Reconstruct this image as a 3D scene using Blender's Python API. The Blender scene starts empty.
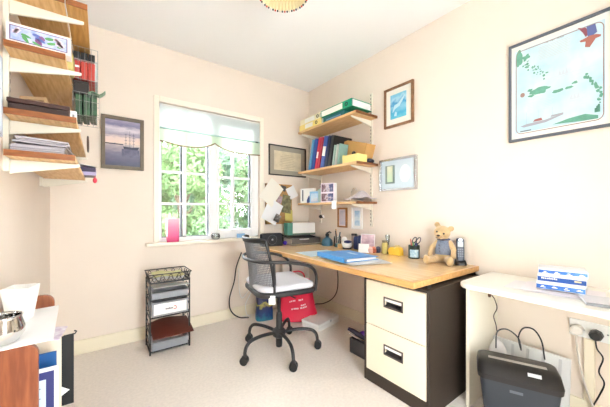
import bpy, bmesh, math, random
from mathutils import Vector, Matrix, noise
random.seed(7)
scene = bpy.context.scene
COL = scene.collection
PI = math.pi
R = math.radians

# ------------------------------------------------------------------ camera
cam_data = bpy.data.cameras.new('camera')
cam_data.sensor_width = 36.0
cam_data.lens = 36.0 * 282.0 / 610.0
cam_data.shift_y = 7.0 / 610.0
cam_data.clip_start = 0.02
cam = bpy.data.objects.new('camera', cam_data)
COL.objects.link(cam)
cam.location = (-2.024, -2.714, 1.079)
cam.rotation_euler = (R(90), 0, R(-36))
scene.camera = cam

# ------------------------------------------------------------------ world, lights, exposure
world = bpy.data.worlds.new('overcast_sky')
scene.world = world
world.use_nodes = True
wn = world.node_tree
bg = wn.nodes['Background']
bg.inputs['Color'].default_value = (0.90, 0.96, 1.0, 1)
bg.inputs['Strength'].default_value = 17.0
scene.view_settings.view_transform = 'Standard'
scene.view_settings.look = 'None'
scene.view_settings.exposure = 0.22
scene.view_settings.gamma = 1.0
scene.view_settings.use_curve_mapping = False

# ------------------------------------------------------------------ materials
def lin(c):
    return tuple(((v/255)/12.92 if v/255 <= 0.04045 else ((v/255+0.055)/1.055)**2.4) for v in c)

MATS = {}
def mat(name, rgb, rough=0.6, metal=0.0, var=0.0, vscale=8.0, bump=0.0, bscale=120.0, coat=0.0, trans=0.0, stretch=(1,1,1), rgb2=None, detail=4.0, sheen=0.0, spec=None):
    if name in MATS: return MATS[name]
    m = bpy.data.materials.new(name); m.use_nodes = True
    nt = m.node_tree; N = nt.nodes; L = nt.links
    p = N['Principled BSDF']
    c = lin(rgb)
    p.inputs['Base Color'].default_value = (*c, 1)
    p.inputs['Roughness'].default_value = rough
    p.inputs['Metallic'].default_value = metal
    if coat: p.inputs['Coat Weight'].default_value = coat
    if sheen: p.inputs['Sheen Weight'].default_value = sheen
    if spec is not None: p.inputs['Specular IOR Level'].default_value = spec
    if var or bump:
        tc = N.new('ShaderNodeTexCoord'); mp = N.new('ShaderNodeMapping')
        mp.inputs['Scale'].default_value = stretch
        L.new(tc.outputs['Object'], mp.inputs['Vector'])
    if var:
        nz = N.new('ShaderNodeTexNoise'); nz.inputs['Scale'].default_value = vscale; nz.inputs['Detail'].default_value = detail
        L.new(mp.outputs[0], nz.inputs['Vector'])
        cr = N.new('ShaderNodeValToRGB')
        c2 = lin(rgb2) if rgb2 else tuple(v*(1-var) for v in c)
        cr.color_ramp.elements[0].position = 0.35; cr.color_ramp.elements[1].position = 0.65
        cr.color_ramp.elements[0].color = (*c2, 1); cr.color_ramp.elements[1].color = (*c, 1)
        L.new(nz.outputs['Fac'], cr.inputs['Fac']); L.new(cr.outputs['Color'], p.inputs['Base Color'])
    if bump:
        nb = N.new('ShaderNodeTexNoise'); nb.inputs['Scale'].default_value = bscale; nb.inputs['Detail'].default_value = 3
        L.new(mp.outputs[0], nb.inputs['Vector'])
        b = N.new('ShaderNodeBump'); b.inputs['Strength'].default_value = bump; b.inputs['Distance'].default_value = 0.004
        L.new(nb.outputs['Fac'], b.inputs['Height']); L.new(b.outputs['Normal'], p.inputs['Normal'])
    if trans:
        out = N['Material Output']
        t = N.new('ShaderNodeBsdfTranslucent'); t.inputs['Color'].default_value = (*c, 1)
        mx = N.new('ShaderNodeMixShader'); mx.inputs[0].default_value = trans
        L.new(p.outputs[0], mx.inputs[1]); L.new(t.outputs[0], mx.inputs[2]); L.new(mx.outputs[0], out.inputs['Surface'])
    MATS[name] = m
    return m

def glass_mat(name, tint=(1,1,1), gloss=0.08, rough=0.02):
    m = bpy.data.materials.new(name); m.use_nodes = True
    nt = m.node_tree; N = nt.nodes; L = nt.links
    N.remove(N['Principled BSDF'])
    t = N.new('ShaderNodeBsdfTransparent'); t.inputs['Color'].default_value = (*tint, 1)
    g = N.new('ShaderNodeBsdfGlossy'); g.inputs['Roughness'].default_value = rough
    f = N.new('ShaderNodeFresnel'); f.inputs['IOR'].default_value = 1.45
    ad = N.new('ShaderNodeMath'); ad.operation = 'MULTIPLY_ADD'; ad.inputs[1].default_value = 0.9; ad.inputs[2].default_value = gloss*0.3
    mx = N.new('ShaderNodeMixShader')
    L.new(f.outputs[0], ad.inputs[0]); L.new(ad.outputs[0], mx.inputs[0])
    L.new(t.outputs[0], mx.inputs[1]); L.new(g.outputs[0], mx.inputs[2])
    L.new(mx.outputs[0], N['Material Output'].inputs['Surface'])
    return m

M_wall = mat('wall_paint', (241, 228, 214), 0.85, var=0.03, vscale=3, bump=0.10, bscale=240)
M_ceil = mat('ceiling_paint', (251, 250, 249), 0.9)
M_carpet = mat('carpet', (250, 241, 231), 1.0, var=0.08, vscale=60, bump=0.8, bscale=420, sheen=0.2)
M_skirt = mat('skirting_cream', (244, 234, 210), 0.4)
M_trim = mat('cream_gloss', (248, 240, 224), 0.4)
M_upvc = mat('white_frame', (248, 249, 250), 0.35)
M_gasket = mat('dark_gasket', (96, 102, 112), 0.6)
M_pane = glass_mat('window_glass')
M_clear = glass_mat('clear_glass', (0.96, 0.98, 0.98), 0.25)
M_metalw = mat('cream_enamel', (232, 226, 210), 0.4)
M_white = mat('white_plain', (246, 246, 244), 0.5)
M_paper = mat('paper', (246, 246, 246), 0.8)
M_black = mat('black_plastic', (26, 26, 28), 0.4)
M_charc = mat('charcoal', (52, 52, 54), 0.5)
M_grey = mat('grey_plastic', (140, 142, 146), 0.5)
M_chrome = mat('chrome', (225, 225, 228), 0.12, 1.0)
M_navy = mat('navy', (34, 48, 100), 0.5)
M_blue = mat('blue_card', (60, 138, 214), 0.5)
M_red = mat('red_card', (206, 52, 70), 0.5)

def wood(name, a, b, stretch=(6, 1, 6), rough=0.45, scale=7, coat=0.0):
    return mat(name, a, rough, var=0.2, vscale=scale, stretch=stretch, rgb2=b, detail=6, coat=coat)
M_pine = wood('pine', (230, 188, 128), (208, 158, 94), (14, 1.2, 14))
M_pine_front = wood('pine_front_plank', (210, 160, 88), (188, 136, 68), (14, 1.2, 14))  # front plank is a slightly darker pine
M_pine_end = wood('stained_end_grain', (150, 88, 40), (126, 70, 30), (4, 14, 14))
M_shelf = wood('shelf_oak', (228, 188, 134), (210, 164, 108), (14, 1.2, 14))
M_shelf_end = wood('shelf_dark_end', (140, 88, 48), (112, 66, 34), (4, 14, 14))
M_desk = wood('desk_beech', (241, 209, 162), (230, 192, 140), (14, 0.8, 8), 0.22, 5, 0.3)
M_desk_edge = wood('desk_lip', (222, 174, 112), (202, 150, 88), (10, 1, 10), 0.35)
M_mahog = wood('rack_mahogany', (150, 86, 50), (122, 62, 34), (10, 10, 1), 0.4)

# ------------------------------------------------------------------ mesh helpers
class MB:
    def __init__(s): s.v = []; s.f = []
    def add(s, vs, fs):
        o = len(s.v); s.v += [tuple(p) for p in vs]; s.f += [tuple(i+o for i in q) for q in fs]; return s
    def box(s, x0, x1, y0, y1, z0, z1):
        x0, x1 = min(x0, x1), max(x0, x1); y0, y1 = min(y0, y1), max(y0, y1); z0, z1 = min(z0, z1), max(z0, z1)
        return s.add([(x0,y0,z0),(x1,y0,z0),(x1,y1,z0),(x0,y1,z0),(x0,y0,z1),(x1,y0,z1),(x1,y1,z1),(x0,y1,z1)],
                     [(0,3,2,1),(4,5,6,7),(0,1,5,4),(1,2,6,5),(2,3,7,6),(3,0,4,7)])
    def obox(s, c, size, rot=(0,0,0)):
        from mathutils import Euler
        m = Euler(rot).to_matrix(); c = Vector(c); hx, hy, hz = (d/2 for d in size)
        vs = [c + m @ Vector(p) for p in [(-hx,-hy,-hz),(hx,-hy,-hz),(hx,hy,-hz),(-hx,hy,-hz),(-hx,-hy,hz),(hx,-hy,hz),(hx,hy,hz),(-hx,hy,hz)]]
        return s.add(vs, [(0,3,2,1),(4,5,6,7),(0,1,5,4),(1,2,6,5),(2,3,7,6),(3,0,4,7)])
    def prism(s, poly, axis, a, b):
        # poly in the two remaining axes, in order
        def P(u, w, t): return {'x': (t, u, w), 'y': (u, t, w), 'z': (u, w, t)}[axis]
        n = len(poly)
        vs = [P(u, w, a) for u, w in poly] + [P(u, w, b) for u, w in poly]
        fs = [tuple(range(n))[::-1], tuple(range(n, 2*n))] + [(i, (i+1) % n, n+(i+1) % n, n+i) for i in range(n)]
        return s.add(vs, fs)
    def tube(s, pts, r, n=8, closed=False, flat=1.0):
        pts = [Vector(p) for p in pts]; m = len(pts)
        rs = r if isinstance(r, (list, tuple)) else [r]*m
        T = []
        for i in range(m):
            a = pts[(i-1) % m] if (closed or i > 0) else pts[i]
            b = pts[(i+1) % m] if (closed or i < m-1) else pts[i]
            T.append((b-a).normalized())
        up = Vector((0,0,1)) if abs(T[0].z) < 0.9 else Vector((1,0,0))
        nrm = (up - T[0]*up.dot(T[0])).normalized()
        vs = []
        for i in range(m):
            if i:
                nrm = nrm - T[i]*nrm.dot(T[i])
                nrm = nrm.normalized() if nrm.length > 1e-6 else Vector((1,0,0))
            bn = T[i].cross(nrm)
            for k in range(n):
                a = 2*PI*k/n
                vs.append(pts[i] + nrm*math.cos(a)*rs[i]*flat + bn*math.sin(a)*rs[i])
        fs = []
        for i in range(m if closed else m-1):
            j = (i+1) % m
            for k in range(n):
                k2 = (k+1) % n
                fs.append((i*n+k, i*n+k2, j*n+k2, j*n+k))
        if not closed: fs += [tuple(range(n))[::-1], tuple((m-1)*n+k for k in range(n))]
        return s.add(vs, fs)
    def lathe(s, prof, n=20, c=(0,0,0), sx=1.0, sy=1.0, cap=True):
        vs = []; m = len(prof)
        for r, z in prof:
            for k in range(n):
                a = 2*PI*k/n; vs.append((c[0]+sx*r*math.cos(a), c[1]+sy*r*math.sin(a), c[2]+z))
        fs = [(i*n+k, i*n+(k+1) % n, (i+1)*n+(k+1) % n, (i+1)*n+k) for i in range(m-1) for k in range(n)]
        if cap: fs += [tuple(range(n))[::-1], tuple((m-1)*n+k for k in range(n))]
        return s.add(vs, fs)
    def ball(s, c, r, n=12, rot=None):
        rx, ry, rz = r if isinstance(r, (list, tuple)) else (r, r, r)
        c = Vector(c); m = n//2+1; vs = []; fs = []
        for i in range(m):
            t = -PI/2 + PI*i/(m-1)
            t = max(min(t, PI/2-0.02), -PI/2+0.02)
            for k in range(n):
                a = 2*PI*k/n
                p = Vector((rx*math.cos(t)*math.cos(a), ry*math.cos(t)*math.sin(a), rz*math.sin(t)))
                vs.append(c + (rot @ p if rot else p))
        fs = [(i*n+k, i*n+(k+1) % n, (i+1)*n+(k+1) % n, (i+1)*n+k) for i in range(m-1) for k in range(n)]
        fs += [tuple(range(n))[::-1], tuple((m-1)*n+k for k in range(n))]
        return s.add(vs, fs)
    def sheet(s, fn, nu, nv, t=0.001):
        # a surface with a real thickness: fn(u, v) -> point
        P = [[Vector(fn(i/nu, j/nv)) for j in range(nv+1)] for i in range(nu+1)]
        vs = []; W = nv+1
        Nn = []
        for i in range(nu+1):
            for j in range(nv+1):
                du = P[min(i+1, nu)][j]-P[max(i-1, 0)][j]; dv = P[i][min(j+1, nv)]-P[i][max(j-1, 0)]
                q = du.cross(dv); Nn.append(q.normalized() if q.length > 1e-9 else Vector((0,0,1)))
        top = [P[i][j] + Nn[i*W+j]*t/2 for i in range(nu+1) for j in range(W)]
        bot = [P[i][j] - Nn[i*W+j]*t/2 for i in range(nu+1) for j in range(W)]
        o = len(top); fs = []
        for i in range(nu):
            for j in range(nv):
                a, b, c, d = i*W+j, (i+1)*W+j, (i+1)*W+j+1, i*W+j+1
                fs.append((a, b, c, d)); fs.append((o+d, o+c, o+b, o+a))
        for i in range(nu):
            a, b = i*W, (i+1)*W; fs.append((a, o+a, o+b, b))
            a, b = i*W+nv, (i+1)*W+nv; fs.append((b, o+b, o+a, a))
        for j in range(nv):
            a, b = j, j+1; fs.append((b, o+b, o+a, a))
            a, b = nu*W+j, nu*W+j+1; fs.append((a, o+a, o+b, b))
        return s.add(top+bot, fs)
    def build(s, name, m, parent=None, at=None, rotz=0.0, bevel=0.0, smooth=False, seg=2, rot=None, subsurf=0):
        me = bpy.data.meshes.new(name); me.from_pydata(s.v, [], s.f); me.update()
        bm = bmesh.new(); bm.from_mesh(me); bmesh.ops.recalc_face_normals(bm, faces=bm.faces); bm.to_mesh(me); bm.free()
        me.materials.append(m)
        o = bpy.data.objects.new(name, me); COL.objects.link(o)
        if parent is not None: o.parent = parent
        if at is not None: o.location = at
        o.rotation_euler = rot if rot else (0, 0, rotz)
        if smooth:
            for p in me.polygons: p.use_smooth = True
            me.set_sharp_from_angle(angle=R(42))
        if bevel:
            b = o.modifiers.new('bevel', 'BEVEL'); b.width = bevel; b.segments = seg; b.limit_method = 'ANGLE'; b.angle_limit = R(40)
        if subsurf:
            b = o.modifiers.new('sub', 'SUBSURF'); b.levels = subsurf; b.render_levels = subsurf
        return o

def box(x0, x1, y0, y1, z0, z1): return MB().box(x0, x1, y0, y1, z0, z1)

def tag(o, label, cat, group=None):
    o['label'] = label; o['category'] = cat
    if group: o['group'] = group
    return o
def thing(name, label, cat, loc=(0,0,0), rotz=0.0, group=None):
    o = bpy.data.objects.new(name, None); COL.objects.link(o)
    o.empty_display_size = 0.05
    o.location = loc; o.rotation_euler = (0, 0, rotz)
    return tag(o, label, cat, group)
def struct(o, label=None):
    o['kind'] = 'structure'
    if label: o['label'] = label
    return o
def dup(root, loc=None, rotz=None, label=None, group=None):
    r = root.copy(); COL.objects.link(r)
    if loc is not None: r.location = loc
    if rotz is not None: r.rotation_euler = (0, 0, rotz)
    if label: r['label'] = label
    if group: r['group'] = group
    for ch in [c for c in bpy.data.objects if c.parent == root]:
        c = ch.copy(); COL.objects.link(c); c.parent = r
        for g in [g for g in bpy.data.objects if g.parent == ch]:
            d = g.copy(); COL.objects.link(d); d.parent = c
    return r
def smooth_path(pts, n=8):
    # Catmull-Rom through the points
    P = [Vector(p) for p in pts]; out = []
    for i in range(len(P)-1):
        a = P[i-1] if i else P[0]*2-P[1]; b = P[i]; c = P[i+1]; d = P[i+2] if i+2 < len(P) else P[-1]*2-P[-2]
        for k in range(n):
            t = k/n
            out.append(0.5*((2*b)+(c-a)*t+(2*a-5*b+4*c-d)*t*t+(3*b-a-3*c+d)*t**3))
    out.append(P[-1])
    return out

# ------------------------------------------------------------------ room shell
XL, YN, H = -2.315, -3.15, 2.5
struct(box(XL-0.1, 0.1, YN-0.1, 0.12, -0.08, 0.0).build('floor', M_carpet), 'pale beige fitted carpet')
struct(box(XL-0.1, 0.1, YN-0.1, 0.12, H, H+0.08).build('ceiling', M_ceil), 'white painted ceiling')
WX0, WX1, WZ0, WZ1 = -1.612, -0.650, 0.800, 2.020
wb = MB()
wb.box(XL-0.1, WX0, 0, 0.12, 0, H); wb.box(WX1, 0.1, 0, 0.12, 0, H)
wb.box(WX0, WX1, 0, 0.12, 0, WZ0); wb.box(WX0, WX1, 0, 0.12, WZ1, H)
struct(wb.build('wall_back', M_wall), 'pale pinkish cream wall around the window')
struct(box(0, 0.1, YN, 0, 0, H).build('wall_right', M_wall), 'pale pinkish cream wall behind the desk')
struct(box(XL-0.1, XL, YN, 0, 0, H).build('wall_left', M_wall), 'pale wall behind the pine shelves')
# wall behind the photographer, with an unseen opening added to let fill light in
wf = MB(); wf.box(-1.2, 0.1, YN-0.1, YN, 0, H); wf.box(XL-0.1, -1.2, YN-0.1, YN, 2.05, H); wf.box(XL-0.1, -1.70, YN-0.1, YN, 0, 2.05)
struct(wf.build('wall_front', M_wall), 'unseen wall with an opening added for fill light')
struct(box(XL, 0, -0.016, 0, 0, 0.105).build('baseboard_back', M_skirt, bevel=0.004), 'cream painted skirting under the window')
struct(box(-0.016, 0, YN, -0.016, 0, 0.105).build('baseboard_right', M_skirt, bevel=0.004), 'cream painted skirting behind the desk')
struct(box(XL, XL+0.016, YN, -0.016, 0, 0.105).build('baseboard_left', M_skirt, bevel=0.004), 'cream painted skirting by the left shelves')
# boxed-in cable trunking under the socket
struct(box(-0.022, 0, -2.425, -2.385, 0.105, 0.425).build('trim_1', M_skirt, bevel=0.003), 'cream trunking strip running down from the socket')

# ------------------------------------------------------------------ window
win = bpy.data.objects.new('window_1', None); COL.objects.link(win); win.location = (-1.13, 0.0, 0.8)
struct(win, 'white two-part window with glazing bars and cream surround')
def wp(mb, name, m, parent=win, **k):
    return mb.build(name, m, parent, at=(1.13, 0, -0.8) if parent is win else None, **k)
fr = MB()
fr.box(-1.654, -1.612, -0.018, 0.0, 0.80, 2.068); fr.box(-0.650, -0.608, -0.018, 0.0, 0.80, 2.068); fr.box(-1.612, -0.650, -0.018, 0.0, 2.020, 2.068)
wp(fr, 'surround', M_trim, bevel=0.004)
wp(box(-1.715, -0.56, -0.055, 0.06, 0.775, 0.803), 'sill', M_trim, bevel=0.006)
f2 = MB()
f2.box(-1.612, -1.588, 0.03, 0.10, 0.803, 2.02); f2.box(-0.724, -0.650, 0.03, 0.10, 0.803, 2.02)
f2.box(-1.588, -0.724, 0.03, 0.10, 1.955, 2.02); f2.box(-1.588, -0.724, 0.03, 0.10, 0.803, 0.838)
f2.box(-1.168, -1.098, 0.03, 0.10, 0.838, 1.955)
wp(f2, 'outer_frame', M_upvc, bevel=0.004)
# opening casement on the right stands a little proud
f3 = MB()
f3.box(-1.105, -1.077, 0.022, 0.085, 0.838, 1.955); f3.box(-0.738, -0.716, 0.022, 0.085, 0.838, 1.955)
f3.box(-1.077, -0.738, 0.022, 0.085, 0.838, 0.89); f3.box(-1.077, -0.738, 0.022, 0.085, 1.90, 1.955)
cas = wp(f3, 'casement', M_upvc, bevel=0.004)
for i, (x, z0, z1) in enumerate([(-1.180, 0.845, 1.95), (-1.420, 0.845, 1.95), (-0.744, 0.895, 1.90)]):
    wp(box(x-0.006 if i != 1 else x-0.010, x+0.006, 0.045, 0.075, z0, z1), 'gasket', M_gasket)
gk = MB(); gk.box(-1.588, -1.583, 0.045, 0.075, 0.845, 1.95); gk.box(-1.588, -1.18, 0.045, 0.07, 0.838, 0.845)
wp(gk, 'gasket', M_gasket)
xs_l, xs_r = [-1.585, -1.391, -1.188], [-1.077, -0.927, -0.748]
zs_l, zs_r = [0.845, 1.14, 1.425, 1.95], [0.892, 1.146, 1.412, 1.90]
for xs, zs in ((xs_l, zs_l), (xs_r, zs_r)):
    wp(box(xs[1]-0.013, xs[1]+0.013, 0.042, 0.064, zs[0], zs[3]), 'glazing_bar', M_upvc)
    for z in zs[1:3]:
        wp(box(xs[0], xs[2], 0.044, 0.062, z-0.011, z+0.011), 'glazing_bar', M_upvc)
    for a in range(2):
        for b in range(3):
            wp(box(xs[a]+0.002, xs[a+1]-0.002, 0.067, 0.071, zs[b]+0.002, zs[b+1]-0.002), 'pane', M_pane)
hd = MB(); hd.box(-1.096, -1.084, 0.004, 0.022, 1.36, 1.43); hd.tube([(-1.09, 0.006, 1.40), (-1.09, -0.012, 1.395), (-1.088, -0.016, 1.30)], 0.007, 8)
wp(hd, 'handle', M_upvc, bevel=0.002)

# ------------------------------------------------------------------ garden outside
def leaf_mat(name, a, b):
    m = mat(name, a, 0.55, var=0.3, vscale=1.4, rgb2=b, trans=0.45)
    return m
LM = [leaf_mat('leaf_bright', (122, 148, 98), (70, 98, 62)), leaf_mat('leaf_mid', (100, 128, 88), (58, 84, 58)), leaf_mat('leaf_cool', (118, 142, 118), (76, 102, 82))]
M_bark = mat('bark', (96, 80, 66), 0.9, var=0.3, vscale=12, bump=0.5, bscale=30)
struct(box(-40, 40, 0.3, 60, -0.6, -0.5).build('ground_1', mat('pale_bounce_ground', (214, 208, 198), 0.9, var=0.15, vscale=4)), 'unseen ground outside, made pale to bounce light indoors')  # ground out of view, paled to throw light up onto the ceiling
def tree(label, x, y, h, crown_z, rx, rz, mi, n, leaf, name='garden_tree', cat='tree'):
    t = thing(name, label, cat, (x, y, -0.5), group=None)
    tr = MB()
    tr.tube([(0,0,0), (0.05,0.02,h*0.35), (-0.04,0.05,h*0.7), (0.02,0,h*0.9)], [0.13, 0.10, 0.07, 0.03], 8)
    for k in range(6):
        a = k*1.1+x; tr.tube([(0,0,h*(0.35+0.06*k)), (math.cos(a)*rx*0.4, math.sin(a)*rx*0.4, h*(0.5+0.06*k)), (math.cos(a)*rx*0.75, math.sin(a)*rx*0.75, h*(0.56+0.07*k))], [0.05, 0.035, 0.015], 6)
    tr.build('trunk', M_bark, t, smooth=True)
    rng = random.Random(int(x*100)+int(y*10))
    lobes = []
    for k in range(26):
        a = rng.uniform(0, 2*PI); q = rng.uniform(-1, 1); s = math.sqrt(1-q*q)*0.8
        lobes.append((Vector((math.cos(a)*s*rx, math.sin(a)*s*rx, crown_z + q*rz*0.8)), rng.uniform(0.28, 0.5)*min(rx, rz)))
    fo = MB()
    for k in range(n):
        c, r = lobes[rng.randrange(len(lobes))]
        d = Vector((rng.gauss(0,1), rng.gauss(0,1), rng.gauss(0,1))).normalized()
        p = c + d*r*rng.uniform(0.75, 1.08)
        u = Vector((rng.gauss(0,1), rng.gauss(0,1), rng.gauss(0,1))); u = (u - d*u.dot(d)*0.6).normalized(); w = u.cross(d).normalized()
        L = leaf*rng.uniform(0.7, 1.3)
        fo.add([p-u*L, p+w*L*0.45+d*L*0.1, p+u*L, p-w*L*0.45+d*L*0.1], [(0,1,2,3)])
    me = bpy.data.meshes.new('foliage'); me.from_pydata(fo.v, [], fo.f); me.materials.append(LM[mi])
    o = bpy.data.objects.new('foliage', me); COL.objects.link(o); o.parent = t
    return t
tree('bright green leafy tree filling the left window panes', -0.30, 5.3, 3.6, 2.1, 1.05, 1.6, 0, 11000, 0.075)
tree('mid green tree filling the right window panes', 2.45, 5.5, 3.8, 2.15, 1.05, 1.6, 1, 11000, 0.075)
tree('tall cool green tree behind the two nearer trees', 1.5, 9.8, 5.2, 2.7, 1.9, 2.4, 2, 14000, 0.11)
tree('low rounded shrub at the foot of the left window panes', -0.15, 3.1, 1.2, 0.85, 0.50, 0.55, 1, 4000, 0.045, 'garden_shrub', 'shrub')
tree('low bright shrub at the foot of the right window panes', 1.25, 3.2, 1.2, 0.80, 0.50, 0.50, 0, 4000, 0.045, 'garden_shrub', 'shrub')
fn = thing('garden_fence', 'dark grey board fence low behind the garden shrubs', 'fence', (1.2, 7.15, -0.5))
for k in range(26):
    MB().box(-3.6+k*0.28, -3.6+k*0.28+0.265, -0.01, 0.01, 0.05, 1.35+0.015*math.sin(k*2.3)).build('board', mat('fence_grey', (112, 116, 122), 0.9, var=0.2, vscale=5), fn)
MB().box(-3.62, 3.7, 0.012, 0.05, 0.3, 0.38).box(-3.62, 3.7, 0.012, 0.05, 1.05, 1.13).build('rail', MATS['fence_grey'], fn)
# garden fence posts carry the boards to the ground
for k in range(4):
    MB().box(-3.5+k*2.3, -3.4+k*2.3, 0.05, 0.15, 0, 1.3).build('post', MATS['fence_grey'], fn)

# ------------------------------------------------------------------ roller blind
M_blind = mat('blind_fabric', (244, 249, 249), 0.8, trans=0.65)
M_blind2 = mat('blind_valance', (228, 238, 224), 0.8, var=0.05, vscale=20, trans=0.6)
bl = thing('roller_blind', 'pale mint roller blind with scalloped brown-edged hem', 'blind', (-1.13, 0.012, 1.985))
BX = 0.476
MB().tube([(-BX, 0, 0.012), (BX, 0, 0.012)], 0.018, 14).build('roller', M_white, bl, smooth=True)
MB().box(-BX, BX, -0.017, -0.0155, -0.19, 0.012).build('fabric', M_blind, bl)
def scal(x):   # scalloped lower edge, two bays meeting in a point at the middle
    t = (abs(x)/BX)
    return -0.262 - 0.058*(1-math.exp(-5.0*t)) - 0.012*math.sin(t*PI) + (0.018 if x < 0 else 0.0)*max(0, t-0.55)/0.45
MB().sheet(lambda u, v: (-BX+2*BX*u, -0.0225, -0.185 + (scal(-BX+2*BX*u)+0.185)*v), 48, 4, 0.0015).build('valance', M_blind2, bl)
MB().tube([(-BX+2*BX*i/60, -0.0235, scal(-BX+2*BX*i/60)) for i in range(61)], 0.0055, 6).build('brown_edging', mat('brown_braid', (138, 108, 78), 0.8), bl)
MB().tube([(-BX, -0.019, -0.187), (BX, -0.019, -0.187)], 0.009, 10).build('hem_bar', mat('hem_mint', (176, 204, 200), 0.6), bl, smooth=True)
MB().box(BX-0.05, BX-0.02, -0.03, -0.022, -0.195, -0.185).build('maker_tag', M_charc, bl)

# ------------------------------------------------------------------ ceiling lamp
LR = 0.126
lp = thing('ceiling_lamp', 'pleated cream pendant lamp shade with beaded rim', 'lamp', (-1.261, -1.471, 2.197))
M_shade = mat('shade_cloth', (240, 228, 190), 0.8, trans=0.4)
sh = MB(); nS = 80
def shade_pt(k, z):
    a = 2*PI*k/nS; r0 = LR-0.24*z
    r = r0*(1+0.03*math.cos(k*PI))
    return (r*math.cos(a), r*math.sin(a), z)
ring = [[shade_pt(k, z) for k in range(nS)] for z in (0, 0.07, 0.14, 0.21)]
vs = [p for q in ring for p in q]
sh.add(vs, [(i*nS+k, i*nS+(k+1) % nS, (i+1)*nS+(k+1) % nS, (i+1)*nS+k) for i in range(3) for k in range(nS)])
so = sh.build('shade', M_shade, lp)
sm_ = so.modifiers.new('thick', 'SOLIDIFY'); sm_.thickness = 0.002
for nm, rgb, off in (('dark_beads', (52, 54, 66), 0), ('red_beads', (196, 74, 52), 1), ('pearl_beads', (226, 222, 206), 2)):
    b = MB()
    for k in range(60):
        if (0 if k % 4 in (0, 2) else 1 if k % 4 == 1 else 2) == off:
            a = 2*PI*k/60; b.ball(((LR+0.002)*math.cos(a), (LR+0.002)*math.sin(a), -0.003), 0.0055, 8)
    b.build(nm, mat(nm, rgb, 0.3), lp, smooth=True)['kind'] = 'stuff'
MB().tube([(0,0,0.30), (0,0,0.12)], 0.006, 8).build('cord', M_white, lp)
MB().lathe([(0.045, 0.303), (0.045, 0.293), (0.012, 0.275)], 20).build('ceiling_rose', M_white, lp, smooth=True)
MB().lathe([(0.012, 0.13), (0.018, 0.12), (0.018, 0.08), (0.012, 0.075)], 12).build('bulb_holder', M_white, lp)
sw = MB()
for k in range(3):
    a = k*2*PI/3; sw.tube([(0, 0, 0.12), (0.074*math.cos(a), 0.074*math.sin(a), 0.208)], 0.002, 5)
sw.build('shade_spider', M_chrome, lp)
MB().ball((0,0,0.05), (0.026, 0.026, 0.034), 14).build('bulb', mat('opal_bulb', (246, 244, 238), 0.3), lp, smooth=True)

# ------------------------------------------------------------------ framed pictures
def framed(name, label, wall, a0, a1, z0, z1, fw, depth, m_frame, m_mat, mat_w, m_print, cat='picture', tilt=0.0, lean=0.0, group=None):
    """a picture hung on a wall: local x runs along the picture, local y points out of the wall towards the room (negative)"""
    w = abs(a1-a0); h = z1-z0; c = (a0+a1)/2
    if wall == 'back': loc, rz = (c, -0.002, z0), 0
    elif wall == 'right': loc, rz = (-0.002, c, z0), -PI/2
    else: loc, rz = (XL+0.002, c, z0), PI/2
    t = thing(name, label, cat, loc, rz, group)
    t.rotation_euler = (0, tilt, rz)
    f = MB(); x0, x1 = -w/2, w/2
    f.box(x0, x0+fw, -depth, 0, 0, h); f.box(x1-fw, x1, -depth, 0, 0, h); f.box(x0+fw, x1-fw, -depth, 0, 0, fw); f.box(x0+fw, x1-fw, -depth, 0, h-fw, h)
    f.build('frame', m_frame, t, bevel=0.002)
    yb = -depth*0.35
    box(x0+fw, x1-fw, yb, -0.001, fw, h-fw).build('mount', m_mat, t)
    if mat_w is not None:
        l, r_, b, tp = mat_w
        if m_print: box(x0+fw+l, x1-fw-r_, yb-0.0015, yb, fw+b, h-fw-tp).build('print', m_print, t)
    return t, w, h, yb

def ramp_print(name, stops, axis='Z', scale=1.0, off=0.0, nz=0.0, nscale=20, rough=0.35, stretch=(1,1,1)):
    m = bpy.data.materials.new(name); m.use_nodes = True
    nt = m.node_tree; N = nt.nodes; L = nt.links; p = N['Principled BSDF']; p.inputs['Roughness'].default_value = rough
    tc = N.new('ShaderNodeTexCoord'); sp = N.new('ShaderNodeSeparateXYZ'); L.new(tc.outputs['Object'], sp.inputs[0])
    ma = N.new('ShaderNodeMath'); ma.operation = 'MULTIPLY_ADD'; ma.inputs[1].default_value = scale; ma.inputs[2].default_value = off
    L.new(sp.outputs[axis], ma.inputs[0]); src = ma.outputs[0]
    if nz:
        mp = N.new('ShaderNodeMapping'); mp.inputs['Scale'].default_value = stretch; L.new(tc.outputs['Object'], mp.inputs[0])
        n = N.new('ShaderNodeTexNoise'); n.inputs['Scale'].default_value = nscale; n.inputs['Detail'].default_value = 5; L.new(mp.outputs[0], n.inputs['Vector'])
        m2 = N.new('ShaderNodeMath'); m2.operation = 'MULTIPLY_ADD'; m2.inputs[1].default_value = nz; L.new(n.outputs['Fac'], m2.inputs[0]); L.new(src, m2.inputs[2]); src = m2.outputs[0]
        m3 = N.new('ShaderNodeMath'); m3.operation = 'SUBTRACT'; m3.inputs[1].default_value = nz/2; L.new(src, m3.inputs[0]); src = m3.outputs[0]
    cr = N.new('ShaderNodeValToRGB'); L.new(src, cr.inputs[0])
    els = cr.color_ramp.elements
    els[0].position, els[0].color = stops[0][0], (*lin(stops[0][1]), 1)
    els[1].position, els[1].color = stops[-1][0], (*lin(stops[-1][1]), 1)
    for pos, c in stops[1:-1]:
        e = els.new(pos); e.color = (*lin(c), 1)
    L.new(cr.outputs[0], p.inputs['Base Color'])
    return m

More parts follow.
